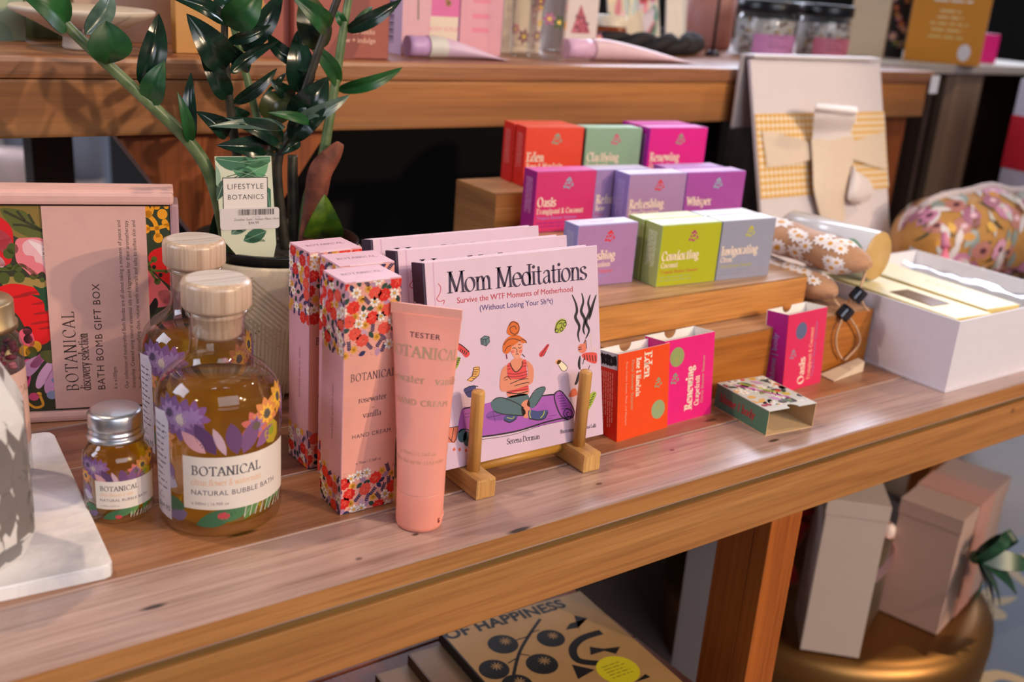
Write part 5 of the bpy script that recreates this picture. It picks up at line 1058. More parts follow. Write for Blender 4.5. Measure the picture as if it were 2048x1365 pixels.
# ================================================================ gingham gift carton with bow
GX0, GX1 = 1.098, 1.378; GA, GB = Vector((0, .366, .0006)), Vector((0, .4535, .297)); gv = (GB-GA).normalized(); gn = Vector((0, -gv.z, gv.y)); gh = (GB-GA).length
t = thing('gift_carton', 'tall white gift carton with a gingham band and cream bow, against the higher bench', 'gift carton', (0, 0, 0))
def pl(px, py, off=0.):
    d = ray(px, py); p0 = GA+gn*off; return CAM+d*((p0-CAM).dot(gn)/d.dot(gn))
wc = paper('#D8CFD2', .5, 60, .03)
GM = Matrix(((1, 0, 0, GX0), (0, gv.y, gn.y, GA.y), (0, gv.z, gn.z, GA.z), (0, 0, 0, 1)))
b = MB(); b.box(0, GX1-GX0, 0, gh, -.006, 0, wc, bevel=.0015, M=GM); b.build('front_panel', t)
b = MB(); b.box(GX0-.004, GX1-.01, .4640, .4690, .205, .302, paper('#B9AFAC', .5), bevel=.001); b.box(GX0, GX1-.006, .4475, .4685, .2985, .3030, wc, bevel=.001); b.build('lid_flap', t)
def gl_(px, py): p = pl(px, py); return (p.x-GX0, (p-GA).dot(gv))
b = MB(); W_ = GX1-GX0; y1, y0 = gl_(1630, 226)[1], gl_(1640, 388)[1]; b.box(-.0006, W_+.0006, y0, y1, .0001, .0012, paper('#E9E2DE', .7), M=GM)
A = Art((0, W_, y0, y1)); n_ = 25; s_ = (y1-y0)/n_
for j in range(n_):
    if j % 2 == 0: A.rect(0, W_, y0+j*s_, y0+(j+1)*s_, '#E2BE7C')
A.up()
for i in range(int(W_/s_)+1):
    if i % 2 == 0: A.rect(i*s_, (i+1)*s_, y0, y1, '#E2BE7C')
A.up()
for i in range(int(W_/s_)+1):
    for j in range(n_):
        if i % 2 == 0 and j % 2 == 0: A.rect(i*s_, (i+1)*s_, y0+j*s_, y0+(j+1)*s_, '#D39A34')
b.art(A.it, lambda u, v, h: GM @ Vector((u, v, .0012+h))); b.build('gingham_band', t)
ivory = paper('#DCC9B4', .6, 120, .05, .02, sheen=.2); silk = paper('#E2D8D6', .5, 120, .05, .02, sheen=.3)
def strip(L, R_, offs, m, name, par, n=5, nu=6, bulge=0.):
    L, R_ = smoothline(L, n), smoothline(R_, n); k = len(L); of = [o_[0] for o_ in smoothline([(o_, i) for i, o_ in enumerate(offs)], n)]
    def fn(u, v, d=0.):
        i = min(int(round(v*(k-1))), k-1); j = min(i, len(R_)-1); px = L[i][0]+(R_[j][0]-L[i][0])*u; py = L[i][1]+(R_[j][1]-L[i][1])*u
        return pl(px, py, of[min(i, len(of)-1)]+bulge*sin(pi*u)+d)
    b = MB(); b.grid(lambda u, v: fn(u, v, .0009), nu, k-1, m); b.grid(lambda u, v: fn(1-u, v, 0), nu, k-1, m)
    for s in (0, 1):
        b.grid(lambda u, v: fn(s, v if s == 0 else 1-v, .0009*u), 1, k-1, m)
    return b.build(name, par)
strip([(1524, 262), (1560, 268), (1622, 285)], [(1534, 335), (1580, 330), (1628, 318)], [.002, .004, .008], ivory, 'ribbon_wrap', t)
strip([(1700, 285), (1740, 272), (1768, 262)], [(1704, 318), (1745, 332), (1772, 340)], [.008, .004, .002], ivory, 'ribbon_wrap', t)
strip([(1632, 208), (1628, 235), (1626, 262), (1624, 285)], [(1712, 218), (1712, 240), (1702, 262), (1708, 275)], [.034, .03, .016, .012], silk, 'bow_loop', t, bulge=.008)
strip([(1634, 206), (1632, 214), (1631, 222)], [(1714, 214), (1716, 224), (1710, 232)], [.038, .045, .038], paper('#F0EBEC', .4, 120, .03), 'bow_loop', t, bulge=.005)
strip([(1622, 280), (1624, 300), (1626, 340), (1628, 380), (1640, 430), (1652, 470), (1668, 500)], [(1708, 272), (1708, 300), (1706, 340), (1700, 380), (1690, 400), (1690, 430), (1692, 500)], [.014, .013, .012, .012, .010, .008, .008], ivory, 'ribbon_tail', t, bulge=.006)
strip([(1704, 330), (1700, 365), (1696, 398), (1712, 408)], [(1715, 345), (1738, 360), (1748, 385), (1735, 405)], [.012, .020, .018, .010], silk, 'bow_loop', t, bulge=.008)
# ================================================================ potted plant
PX, PY = .386, .353
plant = thing('potted_plant', 'glossy dark-leaved plant in a grooved cream pot, with a name tag stuck in its soil', 'plant', (PX, PY, 0))
cer = paper('#E4D4B8', .45, 300, .10, .03)
def pprof(z): 
    k = z/.128; return .060+.0185*min(1, (k*1.25))**.6
b = MB(); pr_ = [(0, .004), (.046, .0015), (.054, .003), (.060, .009)]+[(pprof(z), z) for z in (.02, .035, .05, .07, .09, .11)]+[(.0785, .1255), (.0778, .128), (.0745, .128), (.074, .12)]
b.lathe(pr_, cer, 64)
A = Art()
rz = random.Random(6)
def groove(u0, v0, du, dv, n, su, sv):      # raised hatching cut into the clay, in slanting fields
    for k in range(n): A.stroke([(u0+su*k, v0+sv*k), (u0+su*k+du, v0+sv*k+dv)], .0012, paper('#C9B491', .5, 300, .1), False)
for a in range(6):
    o_ = a*.08
    groove(o_, .098, .05, .022, 9, .0, -.0036); groove(o_+.05, .118, .032, -.03, 10, -.002, -.0036); groove(o_+.0, .008, .0, .06, 14, .0033, .0004); groove(o_+.045, .01, .004, .07, 10, .0034, -.001)
b.art(A.it, lambda u, v, h: Vector(((pprof(v)+h)*cos(-2.9+u/.075), (pprof(v)+h)*sin(-2.9+u/.075), v)), .006, lift=.0003, step=0)
rr = random.Random(2)
A = Art()
for k in range(160): A.ell(rr.random()*.48, rr.uniform(.01, .122), .0005, .0006, '#5A4634', n=6)
b.art(A.it, lambda u, v, h: Vector(((pprof(v)+h)*cos(-2.9+u/.075), (pprof(v)+h)*sin(-2.9+u/.075), v)), None, lift=.0007)
b.build('pot', plant)
b = MB(); blk = paper('#121314', .35); b.lathe([(.0735, .118), (.0735, .1335), (.0752, .1345), (.0752, .137), (.0715, .1372), (.0700, .124)], blk, 56); b.build('inner_pot', plant)
b = MB(); soil = paper('#241C18', .85, 160, .6, .3); b.lathe([(.0705, .1245), (.05, .126), (.02, .127), (0, .127)], soil, 40)
for k in range(150):
    a, r = rr.random()*6.28, .066*math.sqrt(rr.random()); b.blob((r*cos(a), r*sin(a), .1265), (rr.uniform(.002, .005), rr.uniform(.0015, .0035), .0022), paper(rr.choice(['#2C211A', '#3E2E24', '#1C1613', '#5A4636']), .9), 6, 4)
o = b.build('soil', plant); o['kind'] = 'stuff'
def leafmat(name, c1, c2, rough):
    if ('lf', name) in MATS: return MATS[('lf', name)]
    m, nt, pb, _ = newmat(name); tc = N(nt, 'TexCoord'); n = N(nt, 'TexNoise', i_Scale=70., i_Detail=3.); nt.links.new(tc.outputs['Object'], n.inputs['Vector'])
    rp = N(nt, 'ValToRGB'); rp.color_ramp.elements[0].position = .35; rp.color_ramp.elements[1].position = .7; rp.color_ramp.elements[0].color = lin(c1); rp.color_ramp.elements[1].color = lin(c2)
    nt.links.new(n.outputs[0], rp.inputs[0]); nt.links.new(rp.outputs[0], pb.inputs['Base Color']); pb.inputs['Roughness'].default_value = rough; MATS[('lf', name)] = m; return m
LD = leafmat('leaf_dark', '#0B1D13', '#163424', .2); LG = leafmat('leaf_green', '#10401A', '#1B5A24', .4); LP = leafmat('leaf_pale', '#3A5248', '#5A7264', .3); LV = leafmat('leaf_gold_flecked', '#122A1A', '#4A4A1C', .3); LY = leafmat('leaf_yellow_green', '#2C4E12', '#5E7A18', .35)
OFF = Vector((PX, PY, 0))
def L2(x, y, yy): return at(x/2.904, y/2.904, yy)-OFF
def L3(x, y, yy): return at(600+x/2.904, y/2.904, yy)-OFF
def leaf(base, tip, wpx, mat, bend=.012, roll=0., cup=.25, shape=.5):
    base, tip = Vector(base), Vector(tip); ax_ = tip-base; l = ax_.length; ax_.normalize(); view = (CAM-(base+OFF)).normalized()
    nrm = (view-ax_*view.dot(ax_)).normalized(); side = ax_.cross(nrm).normalized()
    if roll: q = Matrix.Rotation(roll, 3, ax_); nrm, side = q @ nrm, q @ side
    w = wpx/2.904*depth(base+OFF)/F_PX/max(abs(cos(roll)), .3)*.5
    def fn(u, v, d=0.):
        s_ = 2*u-1; ww = w*(sin(pi*min(v**(.5+shape*.36), 1))**.75 if 0 < v < 1 else .02)
        z = bend*sin(pi*v)-cup*abs(s_)**1.4*ww*-1*0.9 + d - (.0012*math.exp(-(s_*7)**2) if ww > .004 else 0)
        return base+ax_*(l*v)+side*(s_*ww)+nrm*z
    b = MB(); b.grid(lambda u, v: fn(u, v, .0004), 8, 14, mat); b.grid(lambda u, v: fn(1-u, v, -.0003), 8, 14, mat)
    return b.build('leaf', plant)
def stem(pts, r0, r1, m):
    b = MB(); P = [Vector(p) for p in pts]; Q = [P[0].lerp(P[1], k/4) for k in range(4)]
    Q = smooth3(P); b.tube(Q, lambda k: r0+(r1-r0)*k, m, 12); return b.build('stem', plant)
SG = leafmat('stem_green', '#4A6034', '#6E8254', .4); SDk = leafmat('stem_dark', '#1E1C16', '#3A3626', .45)
soilz = .122
def root(px, yy): p = at(px, 480, yy); return Vector((p.x-PX, yy-PY, soilz))
stem([root(462, .325), L2(1250, 1100, .325), L2(1120, 850, .328), L2(880, 610, .333), L2(620, 370, .340), L2(400, 160, .347), L2(310, 30, .352)], .0062, .0036, SG)
stem([root(505, .345), L2(1375, 890, .345), L2(1330, 560, .342), L2(1305, 300, .338), L2(1305, 110, .335)], .0045, .0028, SDk)
stem([root(545, .375), L2(1540, 800, .375), L2(1500, 700, .378), L2(1420, 400, .384), L2(1350, 130, .39)], .0042, .003, SG)
stem([root(572, .345), L2(1610, 960, .345), L2(1710, 720, .342), L2(1800, 440, .338), L2(1890, 180, .334), L2(1970, -30, .33)], .0048, .0032, SDk)
stem([root(606, .365), L2(1790, 1150, .365), L2(1870, 930, .365), L2(1905, 740, .366), L2(1945, 500, .368), L2(1990, 200, .370), L2(2030, -40, .372)], .0056, .0036, SG)
stem([root(590, .372), L2(1700, 1080, .374), L2(1700, 900, .376)], .0055, .0045, SDk)
lf = leaf
lf(L2(395, 160, .347), L2(90, -70, .335), 190, LG, .01, .5); lf(L2(620, 372, .340), L2(615, 120, .318), 235, LG, .012, .2, shape=3.6); lf(L2(495, 200, .36), L2(650, -40, .385), 120, LP, .008, .3)
lf(L2(830, 515, .336), L2(922, 80, .352), 150, LD, .01, .2); lf(L2(882, 612, .331), L2(955, 355, .325), 140, LG, .008, -.3); lf(L2(1105, 835, .326), L2(1030, 535, .318), 72, LG, .006, .3); lf(L2(1112, 830, .330), L2(1110, 422, .338), 86, LD, .008, -.2)
lf(L2(1310, 130, .335), L2(985, -20, .33), 95, LD, .01, .4); lf(L2(1308, 142, .332), L2(1520, -60, .318), 190, LG, .014, .2); lf(L2(1312, 395, .336), L2(1085, 80, .33), 190, LD, .012, .1)
lf(L2(1318, 245, .338), L2(1572, 145, .334), 72, LD, .008, .2); lf(L2(1335, 425, .341), L2(1620, 236, .335), 74, LD, -.012, .2); lf(L2(1325, 575, .342), L2(1163, 308, .336), 120, LD, .008, .1); lf(L2(1355, 602, .342), L2(1608, 398, .334), 76, LD, .008, .3)
lf(L2(1415, 395, .384), L2(1325, 245, .372), 105, LD, .006); lf(L2(1410, 300, .386), L2(1640, -50, .39), 130, LD, .01, .2); lf(L2(1360, 140, .39), L2(1260, -60, .40), 140, LD, .01); lf(L2(1400, 400, .37), L2(1460, 320, .36), 90, LD, .006)
lf(L2(1905, 175, .334), L2(1690, -30, .32), 125, LG, .012, .2); lf(L2(1850, 300, .345), L2(1770, -60, .36), 195, LV, .01, .1); lf(L2(1740, 545, .350), L2(1725, 180, .355), 165, LD, .01, .15); lf(L2(1800, 415, .337), L2(1560, 200, .33), 88, LD, -.02, .2)
lf(L2(1690, 700, .340), L2(1905, 448, .328), 190, LD, .014, .2); lf(L2(1700, 705, .330), L2(2030, 552, .318), 90, LP, .008, .3); lf(L2(1680, 815, .335), L2(1945, 600, .325), 150, LD, .012, -.3); lf(L2(1560, 715, .352), L2(1650, 525, .358), 185, LV, .008)
lf(L2(1700, 570, .360), L2(1562, 455, .352), 92, LD, .006); lf(L2(1520, 665, .365), L2(1575, 500, .362), 62, LG, .004); lf(L2(1800, 715, .322), L2(1555, 655, .315), 60, LG, .006, .3); lf(L2(1575, 520, .36), L2(1660, 425, .37), 36, LD, .003)
lf(L3(262, 182, .370), L3(592, -5, .355), 88, LD, .01, .2); lf(L3(212, 525, .368), L3(595, 392, .35), 82, LG, .018, .2); lf(L2(1970, 495, .368), L2(1775, 225, .36), 95, LG, .008, .4); lf(L3(262, 155, .371), L3(205, 55, .375), 60, LG, .005); lf(L3(300, 160, .372), L3(420, 40, .38), 50, LG, .005)
lf(L2(1590, 895, .335), L2(1258, 845, .316), 140, LD, .012, .25); lf(L2(1645, 835, .332), L2(1305, 685, .312), 122, LD, .012, .3); lf(L2(1655, 740, .328), L2(1215, 735, .308), 70, LP, .008, .3); lf(L2(1325, 785, .330), L2(1140, 648, .325), 115, LD, .01, .2); lf(L2(1420, 690, .352), L2(1360, 620, .345), 90, LD, .004)
lf(L2(1600, 870, .345), L2(1480, 780, .338), 60, LD, .004); lf(L2(1740, 820, .34), L2(1630, 900, .335), 60, LD, .004); lf(L2(1870, 1380, .345), L2(1885, 1130, .325), 225, LY, .012, .1, shape=.2); lf(L2(1262, 1390, .345), L2(1262, 1200, .34), 110, LD, .008, .2)
b = MB(); P = smooth3([root(608, .352), L3(90, 1160, .352), L3(120, 1000, .350), L3(190, 900, .348), L3(236, 832, .345)]); b.tube(P, lambda k: .0018+.0062*sin(pi*min(k*.85+.12, 1)), leafmat('dry_sheath', '#5A2A1C', '#8A4A34', .7), 9, flat=1.5); b.build('dry_sheath', plant)
# name tag and price sticker
T0, T1, Tb0, Tb1 = at(429, 313, .314)-OFF, at(542, 312, .308)-OFF, at(482, 508, .2955)-OFF, at(545, 516, .2905)-OFF
tx = (T1-T0).normalized(); tz = (Vector((0, .06, 1))-tx*Vector((0, .06, 1)).dot(tx)).normalized(); tn = tx.cross(tz)
TO = T0-tz*(T0.z-.129)/tz.z; tw, tH = (T1-T0).length, (T0-TO).length
TMx = Matrix(((tx.x, tz.x, tn.x, TO.x), (tx.y, tz.y, tn.y, TO.y), (tx.z, tz.z, tn.z, TO.z), (0, 0, 0, 1)))
b = MB(); P = [(tw*.47, 0), (tw*1.0, 0), (tw*1.07, tH*.17), (tw, tH), (0, tH), (tw*.08, tH*.25)]
b.prism(P, 0, .0006, paper('#D3D8BE', .4), TMx @ Matrix.Translation((0, 0, -.0003)))
A = Art((.0005, tw*.985, tH*.02, tH*.995)); rl = random.Random(7)
for (x, y, l, w_, ro, c) in ((.0, .98, .03, .016, -.15, '#2F6A4A'), (.45, .95, .028, .014, .1, '#3C7A52'), (.3, .88, .022, .01, -.3, '#4A8A60'), (.95, .93, .026, .018, 3.6, '#5A9A6A'), (.02, .6, .02, .008, 1.2, '#2A4A3A'), (.06, .72, .022, .008, 1.8, '#8AA890'), (.97, .5, .02, .012, 1.7, '#2E6A50'), (.9, .42, .02, .01, 2., '#24503A'), (.5, .3, .024, .012, 2.4, '#2A6A4C'), (.9, .3, .022, .012, 3.5, '#1F5C40'), (.25, .28, .022, .012, .7, '#4A6A5A')):
    A.leaf(x*tw, y*tH, l, w_, ro, c); A.lay = 1
    A.stroke([(x*tw, y*tH), (x*tw+l*cos(ro), y*tH+l*sin(ro))], .0003, '#9CC0A0', False); A.lay = 0
for k in range(13): A.stroke([(tw*.55, tH*.86), (tw*.55+.017*cos(3.4+k*.22), tH*.86+.016*sin(3.4+k*.22))], .0007, '#1E4A34', False)
for k in range(9): A.stroke([(tw*(.5+.04*k), tH*(.27-.006*k)), (tw*(.62+.03*k), tH*.20)], .0007, '#1A5038', False)
A.lay = 3; A.rect(tw*.12, tw*.93, tH*.44, tH*.86*.94, '#1C2A26'); A.lay = 4; A.rect(tw*.135, tw*.915, tH*.447, tH*.80, '#E4DCD4'); A.lay = 5
A.sansfit('LIFESTYLE', tw*.53, tH*.70, tw*.64, '#2A2A2C', 'C', track=1.12); A.sansfit('BOTANICS', tw*.53, tH*.605, tw*.64, '#2A2A2C', 'C', track=1.12)
b.art(A.it, lambda u, v, h: TMx @ Vector((u, v, .0003+h))); ntag = b.build('name_tag', plant)
b = MB(); sx0, sx1, sz0, sz1 = tw*.06, tw*1.13, tH*.325, tH*.525; r_ = .0025
P = [(cx+r_*cos(radians(a)), cy+r_*sin(radians(a))) for cx, cy, a0 in ((sx1-r_, sz1-r_, 0), (sx0+r_, sz1-r_, 90), (sx0+r_, sz0+r_, 180), (sx1-r_, sz0+r_, 270)) for a in range(a0, a0+91, 30)]
b.prism(P, .0007, .0011, paper('#DAD3D2', .35), TMx)
A = Art(); x = sx0+(sx1-sx0)*.30; rb = random.Random(1)
while x < sx1-.005: w_ = rb.choice((.0003, .0005, .0008)); A.rect(x, x+w_, sz1-.0062, sz1-.0012, '#1E1A1E'); x += w_+rb.choice((.0003, .0005, .0007))
A.sans('11704', (sx0+sx1)/2+.005, sz1-.0088, .0025, '#B0A8A8', 'C', track=1.3); A.sansfit('Zanzibar Gem - Indoor Plant 14cm', sx1-.0006, sz1-.0108, (sx1-sx0)*.76, '#3A3438', 'R'); A.sans('$44.99', (sx0+sx1)/2+.003, sz1-.0140, .0033, '#3A3438', 'C')
b.art(A.it, lambda u, v, h: TMx @ Vector((u, v, .0011+h))); b.build('price_sticker', ntag)
# ================================================================ goods on the higher bench
def carton_up(name, lab, cat, p, rz, w, d, h, col, side=None, art=None, group=None, sart=None):
    t = MB(); t.box(0, w, 0, d, .0003, h, paper(col, .5), {'-x': paper(side or col, .5), '+x': paper(side or col, .5)}, bevel=.0008)
    if art: t.art(art.it, flat((0, 0, 0), (1, 0, 0), (0, 0, 1)))
    if sart: t.art(sart.it, flat((0, d, 0), (0, -1, 0), (0, 0, 1)))
    return tag(t.build(name, None, (p[0], p[1], UZ), (0, 0, rz)), lab, cat, group)
def X(px, y): return at(px, 60, y).x
def tall(A, w, bands):
    for (x0, x1, y0, y1, c) in bands: A.rect(x0*w, x1*w, y0, y1, c)
A = Art((0, .2, 0, .16)); A.shape([(-.01, .03), (.03, .04), (.08, .028), (.08, .06), (.03, .07), (-.01, .055)], '#A8B894'); A.shape([(-.01, -.01), (.08, -.01), (.08, .018), (.03, .022), (-.01, .015)], '#7E9A82')
carton_up('green_carton', 'pale green patterned carton at the far left end of the higher bench', 'carton', (X(51, .625)-.1, .625), 0, .1, .05, .15, '#93A88C', art=A)
A = Art(); A.rect(0, .012, 0, .15, '#5E6E50'); A.rect(.03, .04, 0, .15, '#8E9468')
carton_up('green_carton', 'darker olive green carton between the pale green one and the footed dish', 'carton', (X(53, .66), .66), 0, .045, .05, .15, '#6E7E5C', art=A)
dish = thing('footed_dish', 'off-white footed ceramic dish with a barcode sticker, left of the tall plant stem', 'dish', (.279, .555, UZ))
b = MB(); b.lathe([(0, .0004), (.0195, .0004), (.0205, .003), (.0195, .011), (.022, .0125), (.045, .0250), (.0640, .0340), (.0655, .0375), (.0635, .0390), (.045, .0320), (.02, .018), (0, .017)], paper('#CBBDAC', .45, 80, .06), 56); b.build('bowl', dish)
b = MB(); A = Art(); A.rect(0, .032, 0, .014, '#D8D4DA'); A.up()
for k in range(14): A.rect(.004+k*.0012, .0046+k*.0012+.0004*(k % 3), .006, .0125, '#2A2630')
A.lines(.004, .024, [.0035, .0015], .0014, '#6A6470', 3)
b.art(A.it, lambda u, v, h: (lambda a, s_: Vector(((.022+.023*s_+.0006+h)*cos(a), (.022+.023*s_+.0006+h)*sin(a), .0125+.0125*s_-h)))(-2.45+u/.036, .35+v/.034), .004, lift=.0002); b.build('barcode_sticker', dish)
A = Art(); A.serif('incense', .075, .092, .013, '#E8D4C4', thick=.16, thin=.07); A.rect(.105, .14, 0, .2, '#B08A78')
carton_up('incense_carton', 'dusty beige carton behind the footed dish', 'carton', (X(150, .64), .64), 0, X(356, .64)-X(150, .64), .05, .16, '#B79A88', '#A88C7C', A)
A = Art((0, .13, 0, .16)); A.shape([(.085, -.01), (.10, .03), (.085, .07), (.105, .11), (.095, .17), (.15, .17), (.15, -.01)], '#A5584A'); A.shape([(.03, -.01), (.05, .03), (.03, .07), (.05, .12), (.03, .17), (.06, .17), (.085, .1), (.07, .04), (.085, -.01)], '#D8A868'); A.lay = 1; A.serif('ritual', .068, .093, .011, '#EAD8B8', thick=.17, thin=.07)
carton_up('incense_carton', 'ochre and tan carton with a wavy print, behind the plant leaves', 'carton', (X(357, .530)-.003, .530), radians(-2), .119, .014, .16, '#C8914C', '#B07C3C', A)
A = Art((0, .13, 0, .16)); A.shape([(.03, -.01), (.06, .05), (.05, .1), (.08, .17), (.1, .17), (.075, .1), (.085, .05), (.06, -.01)], '#8A4640'); A.lay = 1; A.sans('60 sticks', .092, .026, .0075, '#E2B8A0', 'R', bold=.01); A.sans('glow + indulge', .093, .017, .0075, '#E2B8A0', 'R', bold=.01)
carton_up('incense_carton', 'terracotta carton with small pale words, right of the ochre one', 'carton', (X(588, .512), .512), radians(-2), .109, .05, .16, '#A4574A', '#8C463C', A)
A = Art(); wpk = X(917, .57)-X(803, .57); A.rect(wpk*.50, wpk, .045, .2, '#DC72A8'); A.rect(wpk*.49, wpk*.98, .012, .0445, '#E6D6C2'); A.up(); A.sans('BODY SCRUB', wpk*.74, .028, .007, '#E08AA0', 'C'); A.stroke([(wpk*.28, .04), (wpk*.27, .07), (wpk*.3, .10), (wpk*.28, .14)], .0016, '#4A5A4A'); A.leaf(wpk*.28, .075, .012, .006, .6, '#3E6A4A'); A.leaf(wpk*.28, .085, .012, .006, 2.4, '#3E6A4A')
A.stroke([(wpk*.76, .14), (wpk*.73, .09), (wpk*.78, .06), (wpk*.84, .062)], .0055, '#A87A58'); A.leaf(wpk*.84, .09, .012, .006, -.9, '#6A3A44'); A.leaf(wpk*.82, .105, .01, .006, .6, '#6A3A44'); A.leaf(wpk*.9, .12, .012, .006, -.6, '#6A3A44')
S_ = Art(); S_.rect(0, .05, .0, .2, '#B9A8D0'); S_.up()
for k in range(22): S_.rect(.018, .032, .012+k*.0026, .0128+k*.0026+.0006*(k % 3), '#2A2540')
carton_up('scrub_carton', 'pink carton with a leaf stem print and lilac barcode side, above the lilac tube', 'carton', (X(803, .57), .57), 0, wpk, .05, .16, '#E2B2BC', '#B9A8D0', A, sart=S_)
A = Art(); w2 = X(1004, .572)-X(919, .572); A.stroke([(w2*.62, .16), (w2*.52, .10), (w2*.6, .085)], .010, '#B28A68')
for k, y in enumerate((.062, .044, .028)): A.rect(w2*.28, w2*.68, y, y+.0055, '#E48AA4')
carton_up('scrub_carton', 'plain pink carton printed with a foot, left of the clear glass bottles', 'carton', (X(919, .572), .572), 0, w2, .05, .16, '#E3A6B4', '#C890A8', A)
def bloom_art(w, h, seed, n=26, cols=('#D89A30', '#B06A8A', '#E8B84A', '#8A5A6A', '#C87890', '#4A5A3A')):
    A = Art((0, w, 0, h)); r_ = random.Random(seed)
    for k in range(n): A.lay = k % 5; x, y = r_.random()*w, r_.uniform(.02, h); c = r_.choice(cols); A.flower(x, y, r_.uniform(.005, .011), 6, c, '#E8C860', .5, r_.random())
    return A
carton_up('floral_carton', 'cream carton with orange and plum flowers, behind the clear glass bottles', 'carton', (X(1006, .625), .625), 0, .062, .05, .16, '#E2D2BE', '#CDBFB0', bloom_art(.062, .16, 3))
for (px, yy, r, lab, h) in ((1044, .586, .0165, 'slim clear glass bottle behind the wider one on the higher bench', .17), (1090, .551, .0235, 'wide clear glass bottle standing at the edge of the higher bench', .17)):
    b = MB(); b.lathe([(0, .004), (r*.75, .004), (r*.8, .0004), (r*.93, .001), (r, .006), (r, h)], thin_glass('clear_glass', (.97, .98, .97), .045), 40); b.lathe([(0, .012), (r*.9, .012), (r*.92, .02), (r*.92, h*.98)], thin_glass('clear_glass_inner', (.98, .98, .97), .03), 40)
    if r > .02: 
        A = bloom_art(.09, .16, 9, 30); b.art([i for i in A.it], lambda u, v, hh: Vector(((r+hh)*cos(-2.9+u/r), (r+hh)*sin(-2.9+u/r), v+.02)), .004, lift=.0003)
    p = at(px, 110, yy); tag(b.build('glass_bottle', None, (p.x, yy, UZ)), lab, 'bottle')
A = bloom_art(.08, .17, 21, 6); A.box = None; A.lay = 2; A.poly([(.012, .028), (.046, .028), (.026, .066)], '#B05A6A'); A.lay = 3
rb = random.Random(3)
for k in range(14): A.ell(.015+rb.random()*.028, .031+rb.random()*.02, .002, .002, rb.choice(['#5A2A4A', '#D88A98', '#3A2A50']), n=7)
carton_up('floral_carton', 'white carton with a patterned triangle, right of the clear glass bottles', 'carton', (X(1128, .635), .635), 0, .058, .05, .17, '#DDD0CC', '#C8BEC0', A)
def lying_tube(lab, p0, p1, r, cap, body, band=None):
    p0, p1 = Vector(p0), Vector(p1); ax_ = p1-p0; l = ax_.length; ax_.normalize(); sd = Vector((-ax_.y, ax_.x, 0)); t = thing('cream_tube', lab, 'tube', p0, group='tubes lying on the higher bench')
    def fn(u, v): 
        a = 2*pi*u; k = max(0, (v-.1)/.9)**1.3; return ax_*(l*(.2+.8*v))+sd*(r*(1+.35*k))*cos(a)+Vector((0, 0, 1))*(r*max(1-k, .05)*sin(a)+r*max(1-k, .05)+.0003)
    b = MB(); b.grid(fn, 28, 18, (lambda u, v: band if band and v < .22 else body) if band else body, closed_u=True); b.face([fn(k/28, 0) for k in range(28)][::-1], body); b.face([fn(k/28, 1) for k in range(28)], body); b.build('body', t)
    b = MB(); c_ = [ax_*(l*x)+Vector((0, 0, r+.0003)) for x in (0, .06, .13, .195)]; b.tube(c_, r*.92, cap, 28); b.build('cap', t)
lying_tube('lilac tube with a white band lying left of the clear glass bottles', (X(815, .540), .540, UZ), (X(1008, .532), .532, UZ), .0125, paper('#C9A4D6', .4), paper('#D8BCD8', .4), paper('#DCDAD4', .45))
lying_tube('pale pink tube lying right of the clear glass bottles, in front of the braided tray', (X(1133, .552), .552, UZ), (X(1386, .540), .540, UZ), .0135, paper('#DDB4D6', .4), paper('#DDBCC8', .4))
# braided tray with its things
tr = thing('braided_tray', 'round black tray with a thick braided rim behind the lying pink tube', 'tray', (1.135, .775, UZ)); Rt = .125; bk_ = paper('#1A171C', .75, 200, .3)
b = MB(); b.lathe([(0, .001), (.118, .001), (.118, .006), (0, .006)], bk_, 48); b.build('tray_floor', tr)
b = MB()
for s_ in range(2):
    b.tube([Vector(((Rt+.008*cos(a*9+s_*pi))*cos(a), (Rt+.008*cos(a*9+s_*pi))*sin(a), .0165+.006*sin(a*9+s_*pi))) for a in [2*pi*k/150 for k in range(151)]], .0105, bk_, 9)
b.build('braided_rim', tr)
def lean_card(name, lab, x, y, w, h, col, rx, rz, A=None, zz=UZ+.0065, th=.004, cat='card'):
    b = MB(); b.box(0, w, 0, th, 0, h, paper(col, .5), bevel=.0006)
    if A: b.art(A.it, flat((0, 0, 0), (1, 0, 0), (0, 0, 1)))
    return tag(b.build(name, None, (x, y, zz), (rx, 0, rz)), lab, cat)
A = Art((0, .105, 0, .12)); rb = random.Random(11)
for k in range(26): A.lay = k % 4; A.leaf(rb.random()*.1, rb.uniform(.0, .09), rb.uniform(.03, .05), .013, rb.uniform(.9, 2.2), rb.choice(['#D8909C', '#C87A86', '#E2B8C0', '#CDBFCB', '#B8C4C0', '#E8DCC0', '#5A8A78']))
for k in range(6): A.lay = 5; A.flower(rb.random()*.1, rb.uniform(.07, .115), .013, 7, rb.choice(['#B83A4A', '#D8848A', '#E8D0A8']), '#6A2A30', .5, rb.random())
lean_card('greeting_card', 'floral greeting card standing in the braided tray', X(1220, .74), .735, .105, .12, '#D6C6B0', radians(-14), 0, A)
A = Art(); A.stroke([(.004, .12), (.01, .08), (.02, .03)], .001, '#D8C4A8')
lean_card('greeting_card', 'plain cream card slanting beside the floral one in the braided tray', X(1336, .722), .722, .040, .12, '#E4DAD0', radians(-8), radians(-4), A)
b = MB(); b.lathe([(0, .0006), (.023, .0006), (.0245, .004), (.0245, .028), (.021, .030), (0, .029)], paper('#8A3A0C', .2, 60, .3), 32); b.lathe([(.0248, .030), (.0248, .045), (0, .045)], paper('#D8CBB4', .4), 32); tag(b.build('candle_jar', None, (X(1222, .695), .697, UZ+.0065)), 'small amber jar with a cream lid at the left of the braided tray', 'jar')
